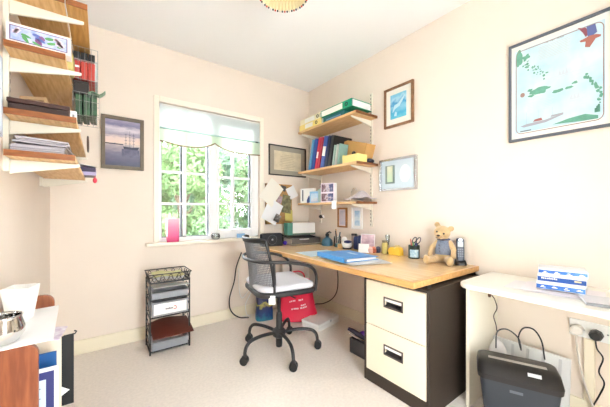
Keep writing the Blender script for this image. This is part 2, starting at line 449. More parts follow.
# sailing ship photograph
p_ship = ramp_print('ship_photo', [(0, (40, 46, 78)), (0.12, (66, 68, 100)), (0.30, (110, 104, 128)), (0.44, (170, 158, 164)), (0.485, (206, 190, 184)), (0.50, (232, 208, 192)), (0.60, (226, 204, 196)), (0.68, (150, 142, 164)), (0.78, (214, 204, 212)), (0.88, (120, 116, 150)), (1.0, (176, 168, 192))], 'Z', 1/0.40, -0.02, 0.16, 20, stretch=(1,1,2.6))
t, w, h, yb = framed('ship_picture', 'grey-brown framed photo of a sailing ship on calm water', 'back', -2.018, -1.729, 1.41, 1.828, 0.026, 0.03, mat('frame_greybrown', (112, 100, 82), 0.5, var=0.2, vscale=30), M_black, (0, 0, 0, 0), p_ship)
M_shipd = mat('ship_dark', (40, 42, 66), 0.5)
s = MB()
s.prism([(0.005, 0.165), (0.10, 0.165), (0.112, 0.19), (0.06, 0.182), (0.0, 0.186)], 'y', yb-0.003, yb-0.0015)
for x, hh in ((0.018, 0.29), (0.045, 0.315), (0.072, 0.30)):
    s.box(x-0.001, x+0.001, yb-0.003, yb-0.0015, 0.18, hh)
    for z in (0.21, 0.235, 0.26, 0.28): s.box(x-0.009, x+0.009, yb-0.003, yb-0.0015, z, z+0.002)
s.box(-0.118, 0.0, yb-0.0028, yb-0.0015, 0.196, 0.204)
s.build('printed_ship', M_shipd, t)
MB().box(-0.01, 0.11, yb-0.0026, yb-0.0016, 0.10, 0.165).build('printed_reflection', mat('ship_reflection', (70, 72, 102), 0.4, var=0.3, vscale=40, rgb2=(100, 98, 124)), t)

# old certificate
t, w, h, yb = framed('certificate', 'black framed old certificate on grey mount by the corner', 'back', -0.545, -0.05, 1.468, 1.805, 0.012, 0.018, mat('frame_black', (38, 32, 30), 0.4), mat('mount_taupe', (166, 158, 142), 0.8), (0.055, 0.055, 0.05, 0.05), mat('parchment', (226, 212, 182), 0.7, var=0.15, vscale=14), tilt=0.0)
ln = MB()
for k in range(9):
    z = h*0.24 + k*0.019; wd = 0.13*(0.6+0.4*random.random())
    ln.box(-wd, wd*0.9, yb-0.0022, yb-0.0015, z, z+0.003)
ln.build('handwriting_lines', mat('sepia_ink', (178, 158, 124), 0.8), t)

# wall map of islands (right wall). local x = -world y
def wall_map():
    t, w, h, yb = framed('island_map', 'large grey framed illustrated island map with parrot and ships', 'right', -2.5253, -2.0213, 1.490, 2.070, 0.014, 0.02, mat('frame_slate', (92, 98, 108), 0.4), mat('map_margin', (240, 238, 232), 0.6), (0.022, 0.022, 0.035, 0.03),
                           mat('map_sea', (212, 230, 236), 0.45, var=0.1, vscale=7, rgb2=(178, 212, 226)), cat='map')
    t.scale = (0.861, 1, 1)
    y1 = yb-0.0022; y0 = yb-0.0015
    X0 = -w/2
    def blob(mb, cx, cz, rx, rz, seed, n=22, amp=0.35):
        pts = []
        for k in range(n):
            a = 2*PI*k/n; q = 1+amp*noise.noise(Vector((math.cos(a)*1.5+seed*3.1, math.sin(a)*1.5, seed)))*1.6
            pts.append((X0+cx+rx*q*math.cos(a), cz+rz*q*math.sin(a)))
        mb.prism(pts, 'y', y1, y0)
    # (cx, cz) from the picture's left edge and bottom edge
    g = MB()
    blob(g, 0.058, 0.49, 0.020, 0.042, 1); blob(g, 0.10, 0.485, 0.022, 0.013, 2)
    rng = random.Random(5)
    for k in range(34):
        u = k/34; blob(g, 0.085+u*0.115+rng.uniform(-0.018, 0.018), 0.46-u*0.125+rng.uniform(-0.016, 0.016), rng.uniform(0.003, 0.009), rng.uniform(0.002, 0.006), 10+k, 8)
    blob(g, 0.17, 0.268, 0.052, 0.019, 3); blob(g, 0.125, 0.250, 0.018, 0.008, 4); blob(g, 0.12, 0.285, 0.014, 0.007, 33)
    blob(g, 0.262, 0.240, 0.026, 0.009, 5); blob(g, 0.315, 0.243, 0.018, 0.007, 6); blob(g, 0.34, 0.26, 0.014, 0.006, 66)
    for k in range(22):
        u = k/22; blob(g, 0.385+0.065*math.sin(u*PI*0.75)+rng.uniform(-0.008, 0.008), 0.285-u*0.20+rng.uniform(-0.006, 0.006), rng.uniform(0.004, 0.009), rng.uniform(0.004, 0.011), 50+k, 9)
    g.prism([(X0+0.235, 0.062), (X0+0.37, 0.052), (X0+0.44, 0.05), (X0+0.44, 0.066), (X0+0.385, 0.085), (X0+0.31, 0.078), (X0+0.275, 0.07)], 'y', y1, y0)
    g.prism([(X0+0.425, 0.082), (X0+0.448, 0.082), (X0+0.448, 0.106), (X0+0.425, 0.104)], 'y', y1, y0)
    g.build('printed_islands', mat('map_green', (104, 168, 146), 0.5, var=0.2, vscale=40), t)['kind'] = 'stuff'
    # chain border
    b = MB(); rr = 0.03; bx0, bx1, bz0, bz1 = X0+0.042, -X0-0.042, 0.055-0.012, h-0.05
    pts = []
    for cx, cz, a0 in ((bx1-rr, bz1-rr, 0), (bx0+rr, bz1-rr, 90), (bx0+rr, bz0+rr, 180), (bx1-rr, bz0+rr, 270)):
        for k in range(7):
            a = R(a0+15*k); pts.append((cx+rr*math.cos(a), y0, cz+rr*math.sin(a)))
    b.tube(pts, 0.0022, 5, closed=True)
    b.build('printed_border', mat('map_border', (156, 128, 122), 0.6), t)
    # blocks of small print
    tx = MB()
    for k in range(9):
        z = 0.440+k*0.0085; tx.box(X0+0.165+0.003*math.sin(k*2), X0+0.315+0.006*math.sin(k*3), y1, y0, z, z+0.0035)
    for k in range(6):
        z = 0.165+k*0.0085; tx.box(X0+0.105, X0+0.235+0.01*math.sin(k*3), y1, y0, z, z+0.003)
    for x, z, l in ((0.345, 0.30, 0.03), (0.36, 0.20, 0.025), (0.37, 0.17, 0.025), (0.365, 0.14, 0.03), (0.43, 0.25, 0.025), (0.44, 0.21, 0.02), (0.43, 0.15, 0.025), (0.10, 0.41, 0.03), (0.20, 0.40, 0.03), (0.21, 0.37, 0.03), (0.30, 0.225, 0.03), (0.15, 0.235, 0.04)):
        tx.box(X0+x, X0+x+l, y1, y0, z, z+0.0025)
    tx.build('small_print', mat('map_text', (196, 208, 212), 0.6), t)['kind'] = 'stuff'
    gl = MB()
    for z in (0.32, 0.20): gl.box(bx0, bx1, y1+0.0002, y0, z, z+0.001)
    for x in (0.14, 0.30): gl.box(X0+x, X0+x+0.001, y1+0.0002, y0, bz0, bz1)
    gl.build('grid_lines', mat('map_grid', (188, 204, 208), 0.6), t)
    for i, (body, x, z, size) in enumerate((('THE WEST INDIES', 0.195, 0.522, 0.012),)):
        cu = bpy.data.curves.new('map_title', 'FONT'); cu.body = body; cu.size = size; cu.extrude = 0.0002
        tmp = bpy.data.objects.new('map_title_text', cu); COL.objects.link(tmp); bpy.context.view_layer.update()
        me = bpy.data.meshes.new_from_object(tmp.evaluated_get(bpy.context.evaluated_depsgraph_get())); bpy.data.objects.remove(tmp)
        me.materials.clear(); o = bpy.data.objects.new('map_title', me); COL.objects.link(o); o.parent = t
        o.location = (X0+x, y1, z); o.rotation_euler = (PI/2, 0, 0); me.materials.append(mat('map_ink', (110, 116, 120), 0.6))
    # parrot in flight
    q = [(0.355, 0.535), (0.375, 0.505), (0.39, 0.47), (0.405, 0.468), (0.43, 0.475), (0.437, 0.50), (0.428, 0.525), (0.425, 0.503), (0.40, 0.525), (0.385, 0.515)]
    MB().prism([(X0+a, b) for a, b in [(0.352, 0.54), (0.39, 0.525), (0.402, 0.49), (0.388, 0.478), (0.374, 0.508)]], 'y', y1, y0).build('parrot_wing', mat('parrot_maroon', (150, 84, 96), 0.6), t)
    MB().prism([(X0+a, b) for a, b in [(0.392, 0.528), (0.428, 0.532), (0.436, 0.484), (0.41, 0.47), (0.396, 0.478)]], 'y', y1-0.0003, y0).build('parrot_wing', mat('parrot_blue', (92, 104, 158), 0.6), t)
    MB().prism([(X0+a, b) for a, b in [(0.362, 0.468), (0.384, 0.472), (0.405, 0.478), (0.432, 0.474), (0.452, 0.464), (0.45, 0.456), (0.43, 0.455), (0.405, 0.42), (0.385, 0.428), (0.388, 0.455), (0.365, 0.46)]], 'y', y1-0.0006, y0).build('parrot_body', mat('parrot_tan', (168, 104, 92), 0.6), t)
    # compass rose, steam ship, sailing ships
    cz = MB(); cz.lathe([(0.013, 0), (0.013, 0.0007)], 14)
    co = cz.build('compass_rose', mat('map_border', (128, 96, 90)), t); co.location = (X0+0.078, y0, 0.268); co.rotation_euler = (PI/2, 0, 0)
    sp = MB(); sp.prism([(X0+a, b) for a, b in [(0.065, 0.085), (0.085, 0.076), (0.20, 0.082), (0.29, 0.107), (0.285, 0.113), (0.20, 0.097), (0.10, 0.093)]], 'y', y1, y0)
    for x in (0.10, 0.165, 0.235): sp.box(X0+x, X0+x+0.001, y1, y0, 0.09, 0.16)
    sp.prism([(X0+a, b) for a, b in [(0.225, 0.105), (0.285, 0.11), (0.29, 0.117), (0.23, 0.115)]], 'y', y1, y0)
    sp.build('printed_ship', mat('map_shipgrey', (162, 164, 176), 0.6), t)
    MB().prism([(X0+a, b) for a, b in [(0.135, 0.098), (0.185, 0.098), (0.18, 0.113), (0.145, 0.11)]], 'y', y1-0.0003, y0).build('ship_cabin', mat('map_red', (160, 100, 98), 0.6), t)
    sl = MB()
    for x, z in ((0.262, 0.32), (0.315, 0.175)):
        for k in range(3): sl.prism([(X0+x+k*0.016, z), (X0+x+k*0.016+0.018, z), (X0+x+k*0.016+0.009, z+0.035)], 'y', y1, y0)
        sl.prism([(X0+x-0.004, z-0.006), (X0+x+0.056, z-0.002), (X0+x+0.048, z-0.008), (X0+x+0.006, z-0.011)], 'y', y1, y0)
    sl.build('sailing_ships', mat('map_sail', (198, 208, 218), 0.6), t)['kind'] = 'stuff'
    MB().box(X0+0.065, X0+0.125, y1, y0, 0.052, 0.058).build('printed_credit', mat('map_ink', (110, 116, 120)), t)
wall_map()

# blue sea picture
p_sea = ramp_print('sea_print', [(0, (120, 206, 226)), (0.25, (64, 174, 214)), (0.45, (140, 204, 228)), (0.55, (60, 152, 206)), (0.68, (168, 216, 234)), (0.8, (116, 194, 224)), (1, (140, 204, 230))], 'Z', 1/0.28, -0.15, 0.5, 18)
t, w, h, yb = framed('sea_picture', 'brown framed blue sea picture with white mount above silver frame', 'right', -1.411, -1.129, 1.786, 2.122, 0.018, 0.022, wood('frame_brown', (146, 104, 68), (122, 82, 50)), mat('mount_ivory', (250, 246, 236), 0.8), (0.042, 0.05, 0.05, 0.045), p_sea)
b = MB(); b.prism([(-0.06, 0.12), (-0.03, 0.15), (0.01, 0.165), (0.045, 0.21), (0.06, 0.24), (0.035, 0.225), (0.0, 0.19), (-0.04, 0.18)], 'y', yb-0.0028, yb-0.0015)
b.prism([(-0.045, 0.09), (-0.02, 0.085), (-0.015, 0.115), (-0.03, 0.125)], 'y', yb-0.0028, yb-0.0015)
b.build('printed_spray', mat('spray_white', (196, 226, 238), 0.5), t)

# silver framed verse
t, w, h, yb = framed('silver_picture', 'silver framed pale blue mount with oval verse and green photo', 'right', -1.441, -1.086, 1.248, 1.518, 0.016, 0.03, mat('silver_frame', (206, 208, 212), 0.25, 0.8), mat('mount_sky', (206, 220, 228), 0.8), None, None)
box(-0.125, -0.03, yb-0.002, yb, 0.06, 0.215).build('photo_border', mat('photo_edge', (120, 140, 134), 0.6), t)
box(-0.105, -0.05, yb-0.003, yb-0.001, 0.075, 0.21).build('photo', ramp_print('green_photo', [(0, (190, 214, 180)), (0.5, (216, 220, 196)), (1, (196, 206, 206))], 'Z', 4, -0.3, 0.4, 20), t)
ov = MB().lathe([(0.05, 0), (0.05, 0.002)], 32, sy=1.45); o = ov.build('oval_verse', mat('verse_paper', (240, 243, 246), 0.7), t); o.location = (0.07, yb, 0.135); o.rotation_euler = (PI/2, 0, 0)
vl = MB()
for k in range(8): vl.box(0.045+0.004*math.sin(k*2), 0.095-0.004*math.sin(k*3), yb-0.0026, yb-0.002, 0.10+k*0.009, 0.103+k*0.009)
vl.build('verse_lines', mat('verse_ink', (196, 204, 212), 0.7), t)

# two small pictures under the lowest shelf
t, w, h, yb = framed('small_picture', 'small brown framed photo hanging below the lowest shelf', 'right', -0.664, -0.528, 0.905, 1.108, 0.017, 0.018, wood('frame_tan', (176, 124, 74), (150, 100, 56)), mat('mount_pale', (228, 220, 222), 0.7), (0.012, 0.012, 0.012, 0.012), ramp_print('people_photo', [(0, (196, 196, 214)), (0.5, (214, 206, 214)), (1, (178, 186, 204))], 'Z', 5, -0.1, 0.8, 30))
t, w, h, yb = framed('small_picture', 'small white framed blue print hanging below the lowest shelf', 'right', -0.87, -0.735, 0.90, 1.108, 0.012, 0.024, M_white, mat('mount_white', (250, 250, 250), 0.7), (0.022, 0.022, 0.02, 0.02), ramp_print('blue_blocks', [(0, (214, 230, 240)), (0.4, (168, 204, 230)), (0.6, (220, 234, 242)), (1, (160, 198, 226))], 'Z', 7, -0.1, 0.9, 24))

# picture at the left margin, near the shelf end
framed('pale_picture', 'pale blue picture at the left margin beside the pine shelves', 'left', -1.70, -1.325, 1.33, 1.60, 0.02, 0.02, mat('frame_palegrey', (196, 204, 212), 0.5), mat('mount_w2', (196, 210, 222), 0.7), (0.02, 0.02, 0.02, 0.02), ramp_print('pale_sea', [(0, (120, 150, 172)), (0.5, (190, 208, 220)), (1, (220, 228, 234))], 'Z', 3, -0.1, 0.4, 9))

# ------------------------------------------------------------------ cork board with papers by the corner
cb = thing('notice_board', 'small cork notice board beside the window hung with papers', 'notice board', (-0.42, -0.002, 0.93))
MB().box(-0.155, 0.155, -0.012, 0, 0, 0.43).build('cork', mat('cork', (190, 148, 96), 0.9, var=0.25, vscale=60), cb)
f = MB(); f.box(-0.165, -0.145, -0.022, 0, 0, 0.44); f.box(0.145, 0.165, -0.022, 0, 0, 0.44); f.box(-0.165, 0.165, -0.022, 0, 0.42, 0.44); f.box(-0.165, 0.165, -0.022, 0, 0, 0.02)
f.build('frame', wood('cork_frame', (206, 156, 92), (184, 132, 70)), cb)
def note(label, cx, cz, w, h, ang, m, dy, curl=0.02, name='pinned_paper', marks=None):
    o = MB().sheet(lambda u, v: ((u-.5)*w, -curl*(1-v)**2 - 0.006*math.sin(u*PI), (v-.5)*h), 6, 6, 0.0012).build(name, m, None, at=(cx, -0.026-dy, cz))
    o.rotation_euler = (0, ang, 0)
    return tag(o, label, 'paper', 'papers pinned on the notice board')
note('large cream sheet pinned askew at the board top', -0.535, 1.270, 0.19, 0.26, R(38), mat('paper_cream', (244, 240, 228), 0.8), 0.022)
note('small white card pinned askew at the board top right', -0.262, 1.285, 0.115, 0.13, R(-25), M_paper, 0.004)
note('lower white sheet with photo pinned low on the board', -0.53, 1.065, 0.19, 0.24, R(28), mat('paper_white2', (238, 240, 242), 0.8), 0.03)
o = note('dark photo pinned on the lowest white sheet', -0.485, 0.995, 0.07, 0.085, R(30), ramp_print('bw_photo', [(0, (30, 30, 32)), (0.5, (96, 92, 92)), (1, (190, 188, 186))], 'Z', 6, 0.5, 1.6, 28), 0.062, 0.006)
note('green patterned sheet hanging in the board middle', -0.34, 1.15, 0.12, 0.20, R(8), mat('camo_sheet', (150, 146, 108), 0.8, var=0.5, vscale=26, rgb2=(96, 96, 74)), 0.014)
note('yellow sheet hanging at the foot of the board', -0.305, 1.02, 0.10, 0.13, R(4), mat('yellow_sheet', (220, 206, 118), 0.8), 0.006)
note('small pink photo card under the top sheets', -0.425, 1.20, 0.06, 0.08, R(20), mat('pink_photo', (196, 170, 178), 0.7, var=0.4, vscale=40), 0.012, 0.004)
note('dark photo card pinned at the board top', -0.375, 1.325, 0.07, 0.06, R(15), mat('dark_photo', (96, 92, 88), 0.7, var=0.4, vscale=40), 0.003, 0.002)

# ------------------------------------------------------------------ adjustable wall shelving
def upright(label, x, y, z0, z1, face, group):
    t = thing('shelf_upright', label, 'shelf rail', (x, y, z0), group=group)
    d = 0.016*face; hh = z1-z0
    m = MB(); m.box(0, d, -0.0125, 0.0125, 0, hh); m.build('rail', M_metalw, t, bevel=0.0015)
    s = MB(); n = int(hh/0.032)
    for k in range(n):
        z = 0.012+k*0.032
        s.box(d, d+0.0012*face, -0.004, 0.004, z, z+0.016)
    s.build('slots', mat('slot_shadow_metal', (150, 140, 128), 0.6), t)
    return t
def shelf(label, x, y0, y1, ztop, depth, face, brackets, m_board, m_end, planks=None, th=0.022, blen=None, group=None):
    t = thing('wall_shelf', label, 'shelf', (x, (y0+y1)/2, ztop-th), group=group)
    hy = (y1-y0)/2; off = 0.018*face
    spans = planks or [(0, depth)]
    for i, (a, b) in enumerate(spans):
        box(off+a*face, off+b*face-(0.003*face if len(spans) > 1 and i == 0 else 0), -hy+0.004, hy, 0, th).build('shelf_board', m_board[i] if isinstance(m_board, list) else m_board, t, bevel=0.002)
        box(off+a*face, off+b*face, -hy, -hy+0.0045, 0, th).build('end_grain', m_end, t)
    for yb_ in brackets:
        bl_ = blen or depth-0.02; yy = yb_-(y0+y1)/2
        b = MB()
        # tapering bracket arm, deep at the wall
        b.prism([(off*0.9, -0.001), (off+bl_*face, -0.001), (off+bl_*face, -0.010), (off+(bl_-0.008)*face, -0.014), (off+0.02*face, -0.05), (off*0.9, -0.056)], 'y', yy-0.006, yy+0.006)
        b.build('bracket', M_metalw, t, bevel=0.002)
    return t
# right wall
upright('white slotted shelf rail near the blue sea picture', 0, -0.977, 0.93, 2.15, -1, 'right wall shelf rails')
upright('white slotted shelf rail close to the room corner', 0, -0.182-0.06, 0.94, 2.10, -1, 'right wall shelf rails')
shelf('oak shelf carrying lying lever arch files, topmost on right wall', 0, -1.055, -0.20, 1.925, 0.272, -1, (-0.977, -0.242), M_shelf, M_shelf_end)
shelf('oak shelf carrying upright folders, middle of right wall', 0, -1.065, -0.20, 1.495, 0.272, -1, (-0.977, -0.242), M_shelf, M_shelf_end)
shelf('narrow oak shelf carrying cards and cloth, lowest on right wall', 0, -1.05, -0.18, 1.158, 0.262, -1, (-0.977, -0.242), M_shelf, M_shelf_end, th=0.02)
# left wall
upright('cream slotted shelf rail at the near end of the pine shelves', XL, -1.204, 1.225, 2.45, 1, 'left wall shelf rails')
upright('cream slotted shelf rail at the far end of the pine shelves', XL, -0.43, 1.225, 2.45, 1, 'left wall shelf rails')
LB = (-1.204, -0.43)
shelf('double-plank pine shelf, topmost on left wall', XL, -1.302, -0.37, 1.895, 0.240, 1, LB, [M_pine, M_pine_front], M_pine_end, planks=[(0, 0.163), (0.166, 0.232)], blen=0.218)
shelf('narrow pine shelf holding the painted flower box', XL, -1.302, -0.37, 1.678, 0.165, 1, LB, M_pine, M_pine_end, blen=0.21)
shelf('pine shelf holding the flat dark brown case', XL, -1.302, -0.37, 1.441, 0.198, 1, LB, M_pine, M_pine_end, blen=0.208)
shelf('pine shelf holding the stack of magazines, lowest on left wall', XL, -1.302, -0.37, 1.294, 0.194, 1, LB, M_pine, M_pine_end, blen=0.206)

# ------------------------------------------------------------------ desk and filing cabinet
DZ = 0.713
dk = thing('desk', 'long beech desk along the right wall with thick lipped edge', 'desk', (-0.37, -0.945, DZ-0.033))
box(-0.345, 0.367, -0.922, 0.945, 0.0, 0.033).build('desktop', M_desk, dk, bevel=0.001)
box(-0.375, -0.345, -0.94, 0.945, 0.0, 0.033).build('front_lip', M_desk_edge, dk, bevel=0.002)
box(-0.345, 0.367, -0.94, -0.922, 0.0, 0.033).build('end_lip', M_desk_edge, dk, bevel=0.002)
box(0.335, 0.367, -0.5, 0.945, -0.045, 0.0).build('wall_batten', M_pine, dk)
box(-0.33, 0.335, 0.912, 0.943, -0.045, 0.0).build('wall_batten', M_pine, dk)

M_cabd = mat('cabinet_brown', (50, 40, 32), 0.55, bump=0.05, bscale=300)
M_cabc = mat('cabinet_cream', (238, 226, 204), 0.45)
fc = thing('filing_cabinet', 'two-drawer filing cabinet with cream drawers in dark brown case', 'cabinet', (-0.345, -1.69, 0))
cs = MB()
cs.box(-0.300, 0.30, 0.206, 0.224, 0, 0.664); cs.box(-0.300, 0.30, -0.224, -0.206, 0, 0.664)
cs.box(-0.300, 0.30, -0.206, 0.206, 0.646, 0.664); cs.box(-0.300, 0.30, -0.206, 0.206, 0, 0.074); cs.box(0.285, 0.30, -0.206, 0.206, 0.074, 0.646)
cs.build('case', M_cabd, fc, bevel=0.002)
for z0, z1 in ((0.078, 0.362), (0.367, 0.642)):
    hz = z0 + (z1-z0)*0.60; hh = 0.027; hw = 0.062
    d = MB()   # drawer front with a real opening for the recessed grip
    d.box(-0.302, -0.285, -0.203, -hw, z0, z1); d.box(-0.302, -0.285, hw, 0.203, z0, z1)
    d.box(-0.302, -0.285, -hw, hw, z0, hz-hh); d.box(-0.302, -0.285, -hw, hw, hz+hh, z1)
    dr = d.build('drawer', M_cabc, fc)
    g = MB(); g.box(-0.268, -0.262, -hw, hw, hz-hh, hz+hh)
    g.prism([(-0.262, hz-hh), (-0.302, hz-hh), (-0.300, hz-hh+0.004), (-0.262, hz-hh+0.018)], 'y', -hw, hw)
    g.build('grip_recess', mat('grip_dark', (62, 58, 60), 0.4), dr)
    r_ = MB(); e = 0.004
    r_.box(-0.306, -0.302, -hw-e, hw+e, hz+hh-e, hz+hh+e); r_.box(-0.306, -0.302, -hw-e, hw+e, hz-hh-e, hz-hh+e)
    r_.box(-0.306, -0.302, -hw-e, -hw+e, hz-hh, hz+hh); r_.box(-0.306, -0.302, hw-e, hw+e, hz-hh, hz+hh)
    r_.build('handle_rim', mat('rim_brown', (84, 74, 70), 0.4), dr)
    box(-0.304, -0.296, -hw+e, hw-e, hz+hh-0.020, hz+hh-e).build('label_strip', mat('label_white', (248, 246, 240), 0.4), dr)
    MB().box(-0.28, 0.26, -0.19, 0.19, z0+0.006, z0+0.012).build('drawer_pan', M_cabd, dr)
pad = MB()
for y in (-0.18, 0.18):
    for x in (-0.26, 0.26): pad.box(x-0.02, x+0.02, y-0.02, y+0.02, 0.664, 0.680)
pad.build('rubber_pads', M_black, fc)

# ------------------------------------------------------------------ white side table
wt = thing('side_table', 'white side table with rounded corner at the right edge', 'table', (-0.23, -2.45, 0))
WZ = 0.69
pts = [(0.228, 0.495), (-0.14, 0.495)]
for k in range(9):
    a = R(90+k*90/8); pts.append((-0.16+0.075*math.cos(a), 0.42+0.075*math.sin(a)))
pts += [(-0.238, -0.55), (0.228, -0.55)]
MB().prism(pts, 'z', WZ-0.026, WZ).build('tabletop', mat('white_gloss', (248, 244, 234), 0.35), wt, bevel=0.008, seg=3)
M_wpanel = mat('white_panel', (242, 236, 218), 0.45)
box(-0.155, 0.226, 0.458, 0.476, 0, WZ-0.026).build('side_panel', M_wpanel, wt, bevel=0.002)
box(-0.155, 0.226, -0.52, -0.502, 0, WZ-0.026).build('side_panel', M_wpanel, wt, bevel=0.002)
MB().lathe([(0.018, 0), (0.018, 0.006), (0.008, 0.009)], 12).build('cable_grommet', mat('brown_spot', (92, 62, 44), 0.6), wt, at=(0.10, 0.4575, 0.575), rot=(PI/2, 0, 0))

# things on the side table
pk = [((0.050, 0.0), 'lowest blue and white paper packet in the stack on white table'), ((0.004, 0.004), 'middle blue packet with gold sticker in the stack on white table'), ((0.0, 0.0), 'topmost blue and white paper packet on the stack')]
M_pb1 = ramp_print('packet_blue', [(0, (36, 92, 178)), (0.5, (58, 122, 206)), (1, (120, 176, 232))], 'X', 4, 0.4, 0.7, 26)
for i in range(3):
    z = WZ+0.012+i*0.034
    t = thing('paper_packet', pk[i][1], 'packet', (-0.235+0.003*i, -2.338-0.002*i, z), R(-79+i*1.5), 'blue packets on the white table')
    box(-0.086, 0.086, -0.06, 0.06, 0, 0.033).build('wrap', mat('packet_white', (240, 246, 252), 0.35), t, bevel=0.004)
    zz = ((0.004, 0.024), (0.006, 0.027), (0.010, 0.025))[i]
    box(-0.084, 0.084, -0.0612, -0.0602, *zz).build('blue_band', [M_pb1, mat('packet_deep', (28, 82, 160), 0.35), M_pb1][i], t)
    lt = MB()
    if i == 1:
        for k in range(9): lt.box(-0.070+k*0.0065, -0.070+k*0.0065+0.0045, -0.0620, -0.0610, 0.017, 0.017+(0.008 if k in (0, 4, 7) else 0.006))
        box(0.045, 0.068, -0.0622, -0.0610, 0.016, 0.023).build('gold_sticker', mat('gold_label', (214, 200, 160), 0.5), t)
    else:
        for k in range(4): lt.box(-0.07+k*0.042, -0.05+k*0.042, -0.0620, -0.0610, 0.010+0.002*(k % 2), 0.013+0.002*(k % 2)); lt.box(-0.066+k*0.042, -0.056+k*0.042, -0.0620, -0.0610, 0.016, 0.019)
    lt.build('white_lettering', M_paper, t)
def sheet_on(name, label, cx, cy, z, w, d, ang, m, cat='paper', curl=0.0, group=None, lift=0.0, t=0.0012):
    o = MB().sheet(lambda u, v: ((u-.5)*w, (v-.5)*d, lift*v*v + curl*(2*u-1)**2), 8, 6, t).build(name, m, None, at=(cx, cy, z+0.001), rotz=ang)
    return tag(o, label, cat, group)
sheet_on('loose_sheet', 'wide white sheet under the blue packets on white table', -0.25, -2.30, WZ+0.001, 0.21, 0.32, R(3), mat('paper_offwhite', (240, 238, 240), 0.7))
sheet_on('loose_sheet', 'white printed sheet directly under the lowest blue packet', -0.24, -2.345, WZ+0.005, 0.21, 0.29, R(8), mat('paper_pinkish', (246, 240, 244), 0.7))
sheet_on('loose_sheet', 'white sheet standing up behind the blue packets', -0.12, -2.30, WZ+0.0025, 0.16, 0.21, R(-12), M_paper, lift=0.0)
mg = thing('grey_notebook', 'thin grey notebook at the right edge of white table', 'notebook', (-0.32, -2.50, WZ+0.001), R(20))
box(-0.07, 0.07, -0.10, 0.07, 0.001, 0.010).build('pages', M_paper, mg); box(-0.072, 0.072, -0.102, 0.072, 0.010, 0.012).build('cover', mat('cover_grey', (214, 214, 218), 0.5), mg); box(-0.075, -0.07, -0.102, 0.072, 0.0, 0.012).build('spine', M_grey, mg)

# shredder
sr = thing('paper_shredder', 'black paper shredder under the white side table', 'shredder', (-0.375, -2.205, 0), R(203.7))
sb = MB()
def loft(mb, secs):
    # secs: list of (z, x0, x1, y0, y1, corner radius)
    rings = []
    for z, x0, x1, y0, y1, r in secs:
        ring = []
        for cx, cy, a0 in ((x1-r, y1-r, 0), (x0+r, y1-r, 90), (x0+r, y0+r, 180), (x1-r, y0+r, 270)):
            for k in range(5): a = R(a0+22.5*k); ring.append((cx+r*math.cos(a), cy+r*math.sin(a), z))
        rings.append(ring)
    n = len(rings[0]); vs = [p for q in rings for p in q]
    fs = [(i*n+k, i*n+(k+1) % n, (i+1)*n+(k+1) % n, (i+1)*n+k) for i in range(len(rings)-1) for k in range(n)]
    fs += [tuple(range(n))[::-1], tuple((len(rings)-1)*n+k for k in range(n))]
    return mb.add(vs, fs)
M_shred = mat('shredder_bin', (44, 50, 58), 0.35)
loft(sb, [(0.0, -0.07, 0.075, -0.125, 0.125, 0.02), (0.265, -0.088, 0.09, -0.155, 0.155, 0.025)]).build('bin', M_shred, sr, smooth=True)
loft(MB(), [(0.265, -0.092, 0.096, -0.162, 0.162, 0.03), (0.290, -0.094, 0.098, -0.165, 0.165, 0.03), (0.325, -0.088, 0.060, -0.160, 0.160, 0.03), (0.336, -0.07, 0.025, -0.15, 0.15, 0.03)]).build('cutter_head', mat('shredder_head', (30, 28, 28), 0.3), sr, smooth=True)
box(-0.01, 0.012, -0.115, 0.115, 0.3355, 0.3375).build('slot', mat('slot_grey', (170, 166, 160), 0.4), sr)
MB().obox((0.066, 0.06, 0.319), (0.016, 0.05, 0.003), (0, R(42), 0)).build('printed_badge', mat('badge_silver', (206, 208, 210), 0.4), sr)
# lettering bars on the badge side and the lens below the rim
MB().obox((0.0885, -0.01, 0.232), (0.004, 0.05, 0.012), (0, R(4), 0)).build('window_mark', mat('mark_grey', (92, 100, 108), 0.4), sr)
bd = thing('white_board', 'white ribbed board leaning on the wall behind the shredder', 'board', (-0.045, -2.165, 0), 0)
MB().obox((-0.04, 0, 0.155), (0.014, 0.36, 0.315), (0, R(9), 0)).build('panel', mat('board_white', (222, 222, 220), 0.5), bd, bevel=0.003)
for k in range(5): MB().obox((-0.05, 0.14-0.07*k, 0.155), (0.006, 0.012, 0.29), (0, R(9), 0)).build('rib', mat('board_rib', (200, 200, 200), 0.5), bd)
bgc = MB(); bgc.ball((0, 0, 0.17), (0.05, 0.055, 0.155), 14)
o = bgc.build('plastic_bag', mat('grey_film', (206, 202, 200), 0.35, bump=0.8, bscale=30), None, at=(-0.165, -2.05, 0.015), smooth=True); tag(o, 'crumpled pale grey plastic bag behind the shredder', 'bag')
def cable(name, label, pts, r, m, n=8):
    o = MB().tube(smooth_path(pts, n), r, 6).build(name, m, None, smooth=True)
    return tag(o, label, 'cable')
cable('shredder_cable', 'black cable looping above the shredder', [(-0.30, -2.09, 0.338), (-0.27, -2.085, 0.415), (-0.24, -2.12, 0.435), (-0.22, -2.165, 0.40), (-0.225, -2.18, 0.342), (-0.215, -2.165, 0.40), (-0.21, -2.185, 0.455), (-0.215, -2.23, 0.465), (-0.225, -2.265, 0.42), (-0.235, -2.28, 0.338)], 0.0035, M_black)
cable('thin_cable', 'thin dark cable hanging from the hole in the white panel', [(-0.13, -2.007, 0.572), (-0.125, -2.02, 0.55), (-0.12, -2.03, 0.50), (-0.125, -2.015, 0.45), (-0.12, -2.025, 0.40), (-0.12, -2.03, 0.365)], 0.0028, mat('cable_brown', (60, 48, 42), 0.5))

